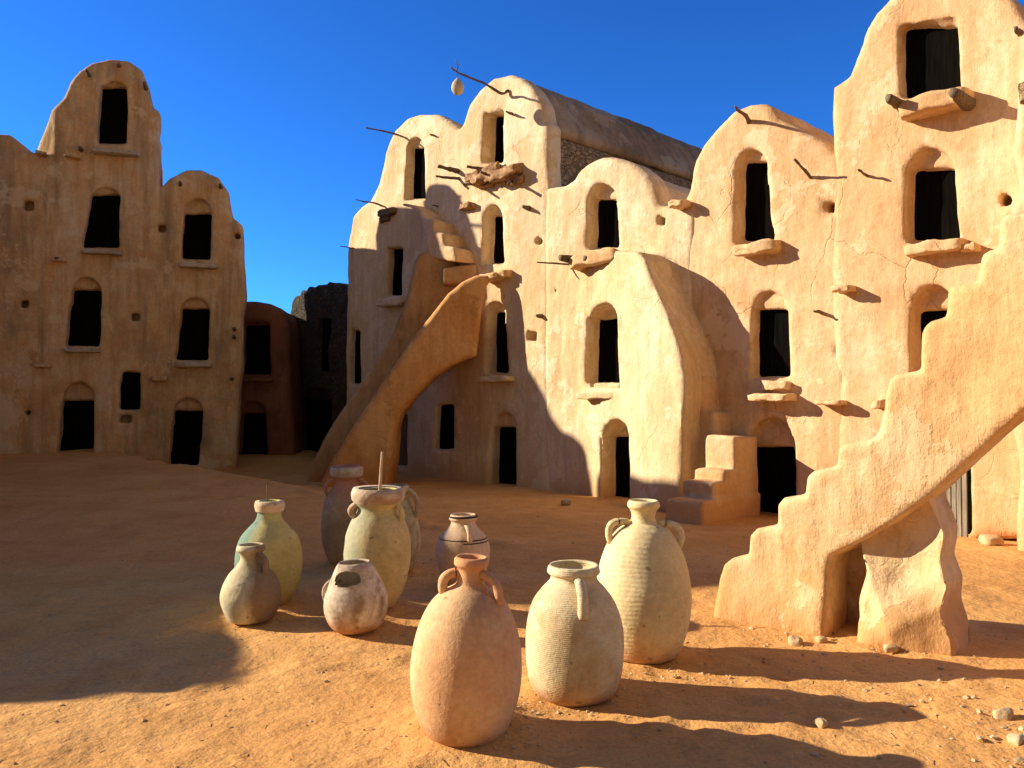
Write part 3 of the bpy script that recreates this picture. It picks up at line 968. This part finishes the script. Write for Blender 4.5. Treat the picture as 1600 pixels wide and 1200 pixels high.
# ---- left granary block
LEFT = Face(-10.0, 18.3, -18.0)
t = thing('granary', 'shaded brown granary block with a tall domed tower and a lower dome', 'granary', base_of(LEFT, 200, 710), GR)
subs, pans = [], []
opening(LEFT, subs, pans, 'window', (153, 197), (158, 198), 225, 125, 142, (153, 135, 224), 0.14, sill=(142, 216, 228, 244, 0.3))
opening(LEFT, subs, pans, 'window', (127, 186), (142, 187), 388, 292, 310, (128, 304, 387), 0.16, sill=(124, 190, 388, 399, 0.24))
opening(LEFT, subs, pans, 'window', (102, 155), (113, 157), 542, 433, 455, (103, 453, 541), 0.16, sill=(98, 155, 541, 553, 0.24))
opening(LEFT, subs, pans, 'doorway', (91, 144), (98, 147), 712, 598, 626, (92, 626, 712), 0.18)
opening(LEFT, subs, pans, 'window', (282, 328), (288, 330), 406, 310, 332, (283, 334, 405), 0.16, sill=(279, 340, 407, 421, 0.26))
opening(LEFT, subs, pans, 'window', (275, 324), (283, 327), 563, 465, 482, (276, 481, 562), 0.16, sill=(272, 330, 562, 577, 0.24))
opening(LEFT, subs, pans, 'doorway', (264, 307), (272, 317), 727, 622, 642, (265, 641, 727), 0.18)
opening(LEFT, subs, pans, 'window', (185, 217), (190, 218), 641, 581, None, None, 0.06)
subs.append(dict(poly=LEFT.poly([(186, 660), (188, 648), (206, 648), (205, 661)]), w0=-0.6, w1=0.3))
for px, py, d in ((44, 320, 17), (38, 475, 14), (211, 495, 11), (253, 357, 12), (371, 369, 10), (42, 645, 8)):
    hole(LEFT, subs, px, py, d)
FRONT = [(-560, 760), (-560, 262), (-400, 255), (-300, 252), (-264, 243), (-242, 225), (-220, 205), (-185, 213), (-150, 228), (-115, 226), (-82, 212), (-52, 206), (-28, 210), (-5, 207), (14, 208), (30, 222), (48, 237), (84, 241),
         (84, 300), (381, 351), (382, 480), (368, 760)]
LOWDOME = [(240, 500), (250, 300), (251, 292), (264, 277), (288, 264), (315, 262), (342, 275), (357, 297), (365, 340), (381, 351), (382, 480)]
TOWER = [(84, 400), (84, 168), (97, 150), (106, 128), (120, 110), (142, 97), (172, 90), (200, 94), (220, 108), (232, 132), (239, 165), (250, 172), (251, 400)]
VAULT3 = [(90, 400), (90, 200), (104, 172), (118, 146), (142, 131), (172, 124), (200, 128), (220, 144), (232, 172), (243, 200), (244, 400)]
FRONT = [p for p in FRONT if p not in ((84, 300), (381, 351))]
FRONT = FRONT[:-2] + [(86, 330), (250, 330), (262, 340), (378, 352), (382, 480), (368, 760)]
sdf_mesh('wall', LEFT, [dict(poly=LEFT.poly(FRONT), w0=0.0, w1=3.6, r=0.13, wob=0.05),
                        dict(poly=LEFT.poly([(-480, 760), (-480, 420), (366, 420), (360, 760)]), w0=0.2, w1=3.4, r=0.1, k=0.04),
                        dict(poly=LEFT.poly(LOWDOME), w0=0.0, w1=3.2, r=0.13, wob=0.04, k=0.04),
                        dict(poly=LEFT.poly(TOWER), w0=0.0, w1=0.5, r=0.13, wob=0.05, k=0.04),
                        dict(poly=LEFT.poly(VAULT3), w0=0.2, w1=1.7, r=0.13, wob=0.05, k=0.04),
                        dict(poly=LEFT.poly([(52, 300), (56, 236), (70, 208), (84, 178), (130, 165), (130, 300)], 0.4), w0=0.05, w1=1.4, r=0.08,
                             front=lambda U, Z: 0.8 * np.clip(LEFT.uz(86, 200)[0] - U, 0, 2))], subs, M_BROWN, t, h=0.06, seed=91)
finish_openings(LEFT, pans, t, M_SILL, 100)
for k, (x0, x1, y0, y1) in enumerate([(50, 78, 567, 575), (236, 262, 586, 597), (80, 102, 402, 409), (100, 124, 239, 247), (54, 70, 233, 242)]):
    ledge(LEFT, t, x0, x1, y0, y1, 0.22, M_BROWN, 110 + k)
for px, py, L in ((92, 406, .3), (127, 234, .2), (139, 118, .3), (228, 138, .35), (186, 103, .12), (282, 288, .2), (345, 292, .25), (366, 515, .4), (366, 527, .35), (362, 592, .3)):
    peg(LEFT, t, px, py, L, 0.045)

# ---- near-left granary row, outside the frame, whose shadow lies over the courtyard
NEAR = Face(-8.3, 5.6, -112.0)
t = thing('granary', 'low stepped granary row along the shaded side of the courtyard', 'granary', (-9.5, 9.0, gz(-9.5, 9.0)), GR)
subs = []
prof_n = [(0, -0.5), (0, 2.1), (.12, 2.4), (.35, 2.85), (.5, 3.0), (1.05, 3.05), (1.6, 3.0), (2.0, 3.0), (2.6, 3.1), (3.3, 3.15), (4.05, 3.1), (4.15, 4.6), (4.3, 5.1), (4.5, 5.4), (4.8, 5.65), (5.3, 5.6), (5.8, 6.0), (6.6, 6.2), (7.4, 6.15), (8, 6.5), (8.8, 6.8), (9.6, 6.7), (10.2, 6.6), (11, 6.7), (11.8, 6.6), (11.8, -0.5)]
for u0, z0 in ((0.6, 0.1), (2.3, 0.1), (4.2, 0.2), (6.4, 0.3), (8.8, 0.4), (4.2, 2.4), (6.4, 2.5), (8.8, 2.6)):
    subs.append(dict(poly=np.array([(u0, z0), (u0, z0 + 1.2), (u0 + 0.3, z0 + 1.45), (u0 + 0.65, z0 + 1.2), (u0 + 0.65, z0)]), w0=-0.5, w1=0.9))
sdf_mesh('wall', NEAR, [dict(poly=np.array(prof_n), w0=0.0, w1=2.6, r=0.15)], subs, M_BROWN, t, h=0.09, seed=121)

# ---- small dark granary in the corner
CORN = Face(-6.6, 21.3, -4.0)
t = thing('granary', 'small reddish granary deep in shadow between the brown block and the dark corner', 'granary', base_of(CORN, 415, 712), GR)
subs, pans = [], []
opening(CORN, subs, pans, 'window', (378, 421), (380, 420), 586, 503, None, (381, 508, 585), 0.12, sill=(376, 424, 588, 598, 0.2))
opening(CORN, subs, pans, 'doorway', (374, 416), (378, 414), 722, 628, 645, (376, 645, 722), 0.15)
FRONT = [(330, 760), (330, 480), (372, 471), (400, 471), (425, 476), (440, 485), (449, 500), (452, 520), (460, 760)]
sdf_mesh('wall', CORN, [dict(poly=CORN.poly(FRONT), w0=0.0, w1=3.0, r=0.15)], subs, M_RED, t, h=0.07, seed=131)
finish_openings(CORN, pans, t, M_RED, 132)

# ---- ruined dark wall between it and the centre tower
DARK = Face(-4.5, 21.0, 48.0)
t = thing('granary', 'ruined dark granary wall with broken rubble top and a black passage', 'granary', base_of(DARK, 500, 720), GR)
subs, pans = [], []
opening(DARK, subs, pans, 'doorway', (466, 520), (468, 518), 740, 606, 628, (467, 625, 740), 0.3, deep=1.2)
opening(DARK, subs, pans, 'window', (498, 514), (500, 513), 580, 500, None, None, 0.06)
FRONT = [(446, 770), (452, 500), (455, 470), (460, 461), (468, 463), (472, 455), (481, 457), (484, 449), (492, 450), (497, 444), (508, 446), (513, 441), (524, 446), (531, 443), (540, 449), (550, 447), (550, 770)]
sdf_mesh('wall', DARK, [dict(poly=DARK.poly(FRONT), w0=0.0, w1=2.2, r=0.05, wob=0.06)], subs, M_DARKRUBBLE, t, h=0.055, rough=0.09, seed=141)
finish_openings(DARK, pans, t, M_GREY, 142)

# ------------------------------------------------------------------ staircases
# ---- arched flying stair against the centre tower
FLY = Face(-0.92, 15.85, -1.0)
t = thing('staircase', 'arched earthen flying stair with smooth curved parapets climbing the centre tower', 'staircase', base_of(FLY, 560, 756), 'outside stairs')
FLANK = [(495, 790), (500, 755), (512, 730), (535, 690), (562, 648), (600, 592), (640, 535), (676, 488), (700, 457), (722, 440), (745, 430), (772, 428), (760, 445), (750, 495), (744, 556), (725, 561), (700, 573), (672, 592), (645, 618), (624, 645), (614, 672), (611, 710), (606, 790)]
STEPS = [(px_, py_ + (22 if i_ < 21 else 0)) for i_, (px_, py_) in enumerate([(498, 790), (503, 768), (520, 766), (524, 735), (545, 732), (550, 700), (570, 697), (575, 660), (598, 657), (602, 622), (622, 618), (626, 585), (646, 580), (650, 548), (668, 545), (673, 512), (694, 508), (700, 480), (718, 476), (722, 462), (752, 460), (745, 556), (725, 561), (700, 573), (672, 592), (645, 618), (624, 645), (614, 672), (611, 710), (606, 790)])]
sdf_mesh('flight', FLY, [dict(poly=FLY.poly(STEPS), w0=0.12, w1=1.25, r=0.05, wob=0.03)], [], M_EMBER, t, h=0.05, seed=151)
sdf_mesh('parapet', FLY, [dict(poly=FLY.poly(FLANK), w0=0.0, w1=0.32, r=0.11, wob=0.03)], [], M_EMBER, t, h=0.045, seed=152)
REAR = [(474, 790), (480, 750), (490, 718), (508, 680), (532, 640), (560, 600), (592, 555), (616, 515), (632, 478), (641, 440), (647, 408), (654, 397), (668, 391), (690, 391), (705, 400), (712, 412), (735, 416), (735, 470), (690, 500), (650, 560), (600, 640), (560, 720), (540, 790)]
sdf_mesh('parapet', FLY, [dict(poly=FLY.poly(REAR, 1.15), w0=1.15, w1=1.45, r=0.11, wob=0.02)], [], M_REAR, t, h=0.045, seed=153)
UP = [(694, 446), (694, 423), (716, 418), (745, 416), (745, 446)]
sdf_mesh('flight', FLY, [dict(poly=FLY.poly(UP, 1.0), w0=0.7, w1=1.6, r=0.04, wob=0.02)], [], M_REAR, t, h=0.045, seed=154)
UPPER = [(626, 322), (640, 325), (652, 334), (662, 350), (668, 370), (672, 402), (700, 408), (716, 410), (715, 403), (711, 386), (698, 384), (696, 366), (684, 363), (682, 345), (668, 341), (660, 328), (648, 319), (630, 316)]
sdf_mesh('parapet', MAIN, [dict(poly=MAIN.poly(UPPER, -0.45), w0=-0.5, w1=0.15, r=0.05, wob=0.015)], [], M_SAND, t, h=0.04, seed=155)

# ---- little stair by the sloping shoulder
t = thing('staircase', 'short stepped stair stub between the sloping shoulder and the wide dark doorway', 'staircase', base_of(MAIN, 1110, 800), 'outside stairs')
u0_ = MAIN.uz(1066, 785, -1.25)[0]
adds = []
for w_, row, du in ((-1.6, 786, 0.06), (-1.25, 755, 0.0), (-0.95, 735, 0.0), (-0.66, 682, 0.0)):
    zt = MAIN.uz(1090, row, w_)[1]
    adds.append(dict(poly=np.array([(u0_ - du, -0.5), (u0_ - du, zt), (u0_ + 0.47 + du, zt), (u0_ + 0.47 + du, -0.5)]), w0=w_, w1=0.0, r=0.035, wob=0.03, k=0.03))
sdf_mesh('flight', MAIN, adds, [], M_SAND, t, h=0.035, seed=161)
ST2 = [(1080, 850), (1080, 592), (1098, 588), (1102, 640), (1116, 645), (1120, 700), (1120, 850)]
sdf_mesh('parapet', MAIN, [dict(poly=MAIN.poly(ST2, -0.4), w0=-0.42, w1=0.1, r=0.07, wob=0.04)], [], M_SAND, t, h=0.05, seed=162)

# ---- big stepped stair at the right, near the camera
BIG = Face(1.69, 6.25, 43.0)
bl = on_ground(1300, 990)
t = thing('staircase', 'big ochre stepped stair on a rough eroded pier in the right foreground', 'staircase', (bl[0], bl[1], 0), 'outside stairs')
TOP = [(1124, 1200), (1128, 905), (1131, 884), (1141, 874), (1166, 869), (1168, 838), (1178, 826), (1211, 821), (1213, 790), (1223, 778), (1256, 772), (1259, 744), (1270, 733), (1304, 727),
       (1308, 700), (1318, 692), (1358, 684), (1366, 672), (1374, 640), (1381, 594), (1390, 583), (1433, 578), (1436, 515), (1446, 502), (1475, 494), (1478, 452), (1488, 444), (1528, 438), (1531, 398), (1540, 390), (1557, 386), (1560, 342), (1572, 332), (1700, 322), (1930, 318),
       (1930, 1200), (1668, 1200), (1664, 640), (1650, 610), (1600, 642), (1560, 676), (1510, 722), (1455, 776), (1400, 818), (1356, 846), (1318, 864), (1299, 872), (1292, 900), (1290, 1200)]
PIER = [(1350, 1200), (1344, 985), (1341, 940), (1348, 912), (1353, 893), (1345, 868), (1340, 830), (1375, 790), (1415, 750), (1434, 745), (1448, 790), (1464, 835), (1462, 880), (1480, 920), (1479, 960), (1494, 1000), (1498, 1200)]
BACK = [(1280, 1200), (1285, 860), (1330, 850), (1420, 790), (1440, 800), (1420, 1200)]
sdf_mesh('flight', BIG, [dict(poly=BIG.poly(TOP), w0=0.0, w1=0.42, r=0.045, wob=0.02, fmin=-0.2, front=lambda U, Z: -0.10 * sstep(0.5, 0.0, Z) + 0.03 * np.sin(U * 3.1 + Z * 2))], [], M_OCHRE, t, h=0.028, rough=0.022, seed=171)
sdf_mesh('pier', BIG, [dict(poly=BIG.poly(PIER, 0.05), w0=0.08, w1=0.55, r=0.05, wob=0.14, fmin=-0.4, front=lambda U, Z: -0.18 * sstep(1.0, 0.0, Z) + 0.07 * np.abs(np.sin(U * 5 + Z * 2.3)) + 0.05 * np.abs(np.sin(U * 3 - Z * 4.1))),
                       dict(poly=BIG.poly(BACK, 0.35), w0=0.44, w1=0.62, r=0.05, wob=0.03)], [], M_OCHRE, t, h=0.028, rough=0.075, seed=172)


# ------------------------------------------------------------------ jars
JG = 'clay jars standing in the courtyard'


class Jar:
    def __init__(self, label, cx, ybot, prof, mat, tilt=0.0, n=72, wob=0.035, seed=0, hole=None, mat2=None, sink=0.02, category='jar', name='clay_jar'):
        """prof: (row, half width) from the rim down, in pixels of the photograph at the jar's distance"""
        rb = prof[-1][1]
        g = on_ground(cx, ybot)
        for _ in range(4):
            zg = gz(g[0], g[1])
            g = on_ground(cx, ybot, zg)
        s = g[1] / FPX
        y = g[1] + rb * s * 0.9
        s = y / FPX
        self.s = s
        x = (cx - 800) * s
        self.loc = np.array([x, y, gz(x, y) - sink])
        yb = HORIZON + (EYE - self.loc[2]) / s
        self.yb, self.cx = yb, cx
        self.t = thing(name, label, category, tuple(self.loc), JG)
        P = [(r * s, (yb - row) * s) for row, r in prof]
        z0 = P[-1][1]
        P = [(r, max(z, 0.0)) for r, z in P]
        P[-1] = (P[-1][0], 0.0)
        self.P = P
        rows = spline([(p[0], p[1], 0) for p in P], 60)[:, :2]
        inner = [(max(r - 0.022, 0.008), z + 0.004) for r, z in rows[:38]]
        outer = [(r, z) for r, z in rows]
        full = [(0.001, inner[-1][1])] + inner[::-1] + [((inner[0][0] + outer[0][0]) / 2, outer[0][1] + 0.014)] + outer + [(0.001, 0.0)]
        v, f = lathe_geo(full, n, seed, wob)
        if hole:
            hv = np.array(hole[:3])
            drop = set()
            for i, q in enumerate(f):
                c = v[q].mean(0)
                dd = (c - hv) / np.array(hole[3])
                if (dd @ dd) + 0.3 * vnoise(np.array([c * 14]), 5)[0] < 1.0:
                    drop.add(i)
            f = [q for i, q in enumerate(f) if i not in drop]
        self.rot = Matrix.Rotation(R(tilt), 3, 'Y')
        self.rotn = np.array(self.rot)
        self.body = mesh_obj('body', v @ self.rotn.T + self.loc, f, mat, self.t)
        self.mat = mat

    def radius(self, z):
        zs = [p[1] for p in self.P][::-1]
        rs = [p[0] for p in self.P][::-1]
        return float(np.interp(z, zs, rs))

    def zrow(self, row):
        return (self.yb - row) * self.s

    def handle(self, deg, rtop, rlow, out=0.06, rad=0.018, flat=1.0, rise=0.0, mat=None):
        """a strap handle from row rtop to row rlow at azimuth deg (0 = right, -90 = towards the camera)"""
        a = R(deg)
        d = np.array([math.cos(a), math.sin(a), 0])
        z1, z0 = self.zrow(rtop), self.zrow(rlow)
        r1, r0 = self.radius(z1) - 0.01, self.radius(z0) - 0.012
        up = np.array([0, 0, 1.0])
        ch = np.array([r0 - r1, z0 - z1])
        ln = np.hypot(*ch)
        pr = np.array([-ch[1], ch[0]]) / ln
        hgt = max(out * 1.25, 0.03) + rise * 0.4
        pts = []
        for t_ in np.linspace(0, 1, 20):
            bul = hgt * math.sin(math.pi * t_) ** 0.75
            q_ = np.array([r1, z1]) + ch * t_ + pr * bul
            pts.append(d * q_[0] + up * q_[1])
        pts = np.array(pts)
        side = np.cross(up, d)
        v, f = tube_geo(pts, rad, 10, flat, up=d + 0.01, jit=0.003, seed=int(deg) % 90)
        return mesh_obj('handle', v @ self.rotn.T + self.loc, f, mat or self.mat, self.t)

    def put(self, name, v, f, mat, parent=None):
        return mesh_obj(name, np.asarray(v) @ self.rotn.T + self.loc, f, mat, parent or self.t)


j = Jar('large terracotta jar with red neck and two handles, nearest the camera', 725, 1158,
        [(872, 27), (880, 27), (886, 22), (896, 20), (908, 22), (914, 28), (922, 42), (938, 58), (960, 70), (990, 80), (1025, 85), (1060, 85), (1095, 79), (1125, 68), (1145, 57), (1158, 48)], M_TERRA, tilt=2.6, seed=1)
j.handle(190, 893, 924, 0.035, 0.024)
j.handle(-28, 893, 934, 0.035, 0.024)
j = Jar('wide mouthed ribbed cream jar with a strap handle facing the camera', 896, 1097,
        [(884, 40), (892, 41), (897, 36), (905, 38), (918, 50), (938, 64), (968, 73), (1000, 76), (1040, 73), (1068, 65), (1085, 54), (1097, 44)], M_CREAMJAR, seed=2)
j.handle(-82, 897, 948, 0.035, 0.024, 1.3)
j.handle(98, 897, 945, 0.035, 0.024, 1.3)
j = Jar('tall yellowish cream jar with flared neck and two ear handles', 1003, 1034,
        [(784, 24), (790, 25), (797, 20), (806, 18), (815, 21), (819, 28), (828, 41), (846, 54), (875, 65), (908, 72), (940, 74), (970, 70), (998, 61), (1020, 51), (1034, 43)], M_YELLOWJAR, tilt=0.4, seed=3)
j.handle(188, 817, 846, 0.058, 0.023, 1.0, 0.035)
j.handle(-12, 818, 852, 0.058, 0.023, 1.0, 0.03)
j = Jar('small pinkish jar with dark painted bands behind the terracotta jar', 724, 926,
        [(805, 21), (810, 22), (815, 19), (824, 24), (836, 35), (850, 41), (866, 42), (886, 38), (908, 29), (926, 21)], M_PAINTED, seed=4)
j.handle(-70, 818, 842, 0.03, 0.016, 1.4)
for row in (838, 842):
    z = j.zrow(row)
    pr = [(j.radius(z) + 0.004, z), (j.radius(z - 0.009) + 0.004, z - 0.009)]
    v, f = lathe_geo(pr, 60)
    j.put('painted_band', v, f, M_PAINT, j.body)
z = j.zrow(806)
v, f = lathe_geo([(j.radius(z) + 0.006, z + 0.01), (j.radius(z) + 0.007, z - 0.006)], 60)
j.put('painted_band', v, f, M_PAINT, j.body)
j = Jar('round whitish pot with a broken hole in its shoulder', 560, 992,
        [(879, 26), (885, 30), (895, 35), (912, 43), (932, 49), (952, 48), (970, 41), (984, 31), (992, 22)], M_WHITEPOT, tilt=-3, seed=5, hole=(-0.03, -0.17, 0.385, (0.095, 0.15, 0.05)))
j.handle(172, 905, 940, 0.035, 0.016)
j = Jar('tall green and ochre jar with crusted white rim and a stick in it', 590, 955,
        [(766, 32), (772, 36), (784, 36), (792, 31), (800, 33), (815, 42), (840, 50), (868, 52), (895, 48), (920, 40), (940, 30), (955, 23)], M_GREENJAR, tilt=0.5, seed=6)
z = j.zrow(772)
v, f = lathe_geo([(j.radius(z) - 0.03, z + 0.05), (j.radius(z) + 0.012, z + 0.055), (j.radius(z) + 0.028, z + 0.015), (j.radius(z) + 0.024, z - 0.035), (j.radius(z - 0.07) + 0.006, z - 0.065)], 48, 9, 0.12)
j.put('rim', v, f, M_CRUST)
j.handle(200, 786, 806, 0.035, 0.024, 1.4, mat=M_CRUST)
j.handle(-22, 786, 812, 0.03, 0.02, 1.3)
J6 = j
j = Jar('tan jar with a looped rim handle standing behind the green one', 619, 896,
        [(759, 20), (765, 21), (772, 19), (782, 22), (800, 30), (825, 37), (850, 39), (872, 34), (888, 26), (896, 20)], M_TANJAR, seed=7)
j.handle(-10, 764, 806, 0.05, 0.022, 1.3, 0.01)
j.handle(200, 768, 800, 0.03, 0.02, 1.2)
j = Jar('dark plum brown jar with pale lip at the back of the group', 542, 886,
        [(729, 21), (736, 24), (744, 22), (750, 17), (758, 19), (768, 27), (785, 34), (815, 38), (845, 36), (868, 29), (886, 21)], M_PLUMJAR, seed=8)
z = j.zrow(737)
v, f = lathe_geo([(j.radius(z) - 0.03, z + 0.045), (j.radius(z) + 0.004, z + 0.05), (j.radius(z) + 0.014, z + 0.01), (j.radius(z) + 0.004, z - 0.04)], 48, 4, 0.08)
j.put('rim', v, f, M_CRUST)
j.handle(-8, 748, 776, 0.06, 0.017, 1.2)
j.handle(186, 748, 774, 0.05, 0.017, 1.2)
j = Jar('big bottle shaped jar with a teal stained left side', 421, 946,
        [(784, 18), (790, 21), (796, 19), (802, 18), (812, 21), (822, 30), (838, 43), (860, 50), (885, 51), (910, 47), (930, 37), (946, 27)], M_TEALJAR, tilt=0.6, seed=9)
z = j.zrow(790)
v, f = lathe_geo([(j.radius(z) - 0.03, z + 0.04), (j.radius(z) + 0.006, z + 0.04), (j.radius(z) + 0.014, z + 0.005), (j.radius(z) + 0.004, z - 0.04)], 48, 4, 0.06)
j.put('rim', v, f, M_PAINTED)
J9 = j
j = Jar('pale pitcher with a flared mouth and dirty right half with painted shade, leftmost of the jars', 395, 976,
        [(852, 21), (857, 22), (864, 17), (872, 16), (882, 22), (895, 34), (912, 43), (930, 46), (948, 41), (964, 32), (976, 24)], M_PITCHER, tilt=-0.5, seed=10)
j.handle(-30, 862, 892, 0.035, 0.02, 1.3, 0.005)

# sticks standing in two of the jars
b0 = J6.loc + np.array([0.01, 0.0, 0.35])
tp = at_depth(597, 706, J6.loc[1] + 0.02)
tag(tube('stick', spline([b0, (b0 * 0.5 + tp * 0.5) + np.array([-0.008, 0, 0]), tp], 14), np.linspace(0.022, 0.010, 14), M_STICK, None, sides=8, jit=0.004), 'pale wooden stick standing upright in the green jar', 'stick')
b0 = J9.loc + np.array([0.0, 0.0, 0.3])
tp = at_depth(417, 758, J9.loc[1])
tag(tube('twig', spline([b0, (b0 * 0.4 + tp * 0.6) + np.array([0.006, 0, 0]), tp], 12), np.linspace(0.008, 0.004, 12), M_WOOD, None, sides=6), 'thin dark twig poking out of the teal stained jar', 'twig')

# ------------------------------------------------------------------ stones
STONES = [(1549, 850, 16, 'round pale stone near the wall by the plank door'), (1243, 1003, 13, 'flat pale stone left of two at the foot of the big stair'), (1282, 1001, 9, 'small stone right of two at the foot of the big stair'),
          (1392, 1018, 10, 'small stone lying before the eroded pier'), (1462, 1012, 14, 'long chip of plaster fallen against the eroded pier'),
          (1284, 1136, 11, 'white stone between two long jar shadows'), (1566, 1124, 15, 'largest pale stone on the gravel in the right corner'), (1586, 1163, 13, 'grey stone with dark side at the right edge'),
          (884, 788, 10, 'small stone by the wall left of the shaded doorway')]
for k, (px, py, r, lab) in enumerate(STONES):
    p = on_ground(px, py)
    p[2] = gz(p[0], p[1])
    s = r * p[1] / FPX
    o = rough_box('stone', p + np.array([0, 0, s * 0.35]), [(math.cos(k), math.sin(k), 0), (-math.sin(k), math.cos(k), 0), (0, 0, 1)], (2 * s, 1.5 * s, 1.1 * s), M_STONE, None, 200 + k, 0.35, 5, 0.2)
    tag(o, lab, 'stone', 'loose stones on the ground')

vs, fs = [], []
ico = bmesh.new()
bmesh.ops.create_icosphere(ico, subdivisions=1, radius=1.0)
iv = np.array([x.co[:] for x in ico.verts])
ifc = [[x.index for x in f.verts] for f in ico.faces]
ico.free()
rs = np.random.RandomState(5)


def pebbles(n, cx, cy, sx, sy, r0, r1):
    for _ in range(n):
        x, y = cx + rs.randn() * sx, cy + rs.randn() * sy
        r = r0 + (r1 - r0) * rs.rand() ** 3
        if y < 2.4 or y > 14:
            continue
        sc = r * (0.6 + 0.8 * rs.rand(3)) * np.array([1, 1, 0.6])
        a = rs.rand() * 6.28
        q = iv * sc * (1 + 0.25 * rs.randn(len(iv), 1))
        q = np.stack([q[:, 0] * math.cos(a) - q[:, 1] * math.sin(a), q[:, 0] * math.sin(a) + q[:, 1] * math.cos(a), q[:, 2]], 1)
        o = len(vs) * len(iv)
        vs.append(q + np.array([x, y, gz(x, y) + r * 0.1]))
        fs.extend([[i + o for i in f] for f in ifc])


pebbles(260, 2.55, 4.0, 0.35, 0.45, 0.005, 0.022)
pebbles(1300, 0.3, 5.0, 2.6, 1.7, 0.003, 0.013)
pebbles(70, 0.35, 4.4, 0.22, 0.12, 0.005, 0.018)
pebbles(60, 1.05, 4.9, 0.2, 0.1, 0.005, 0.016)
pebbles(40, -0.25, 4.0, 0.25, 0.1, 0.005, 0.014)
pebbles(60, -1.2, 5.9, 0.6, 0.15, 0.005, 0.016)
pebbles(120, 2.2, 5.7, 0.5, 0.25, 0.005, 0.02)
pebbles(200, 0.0, 9.5, 3.0, 2.0, 0.006, 0.02)
sv, sf = [], []
for k in range(420):
    x, y = rs.uniform(-3.5, 4.0), rs.uniform(2.7, 9.0)
    a_, l_ = rs.uniform(0, 6.28), rs.uniform(0.02, 0.07)
    z_ = gz(x, y) + 0.004
    v_, f_ = tube_geo([(x, y, z_), (x + l_ * math.cos(a_), y + l_ * math.sin(a_), z_ + rs.uniform(0, 0.01))], 0.0016, 4)
    sf += [[i + len(sv) * len(v_) for i in q] for q in f_]
    sv.append(v_)
tag(mesh_obj('straw', np.concatenate(sv), sf, M_STICK, None), 'thin bits of straw scattered over the courtyard earth', 'straw', kind='stuff')
pb = mesh_obj('gravel', np.concatenate(vs), fs, M_STONE, None, smooth=False)
tag(pb, 'small pebbles and crumbs of plaster strewn over the earth', 'gravel', kind='stuff')
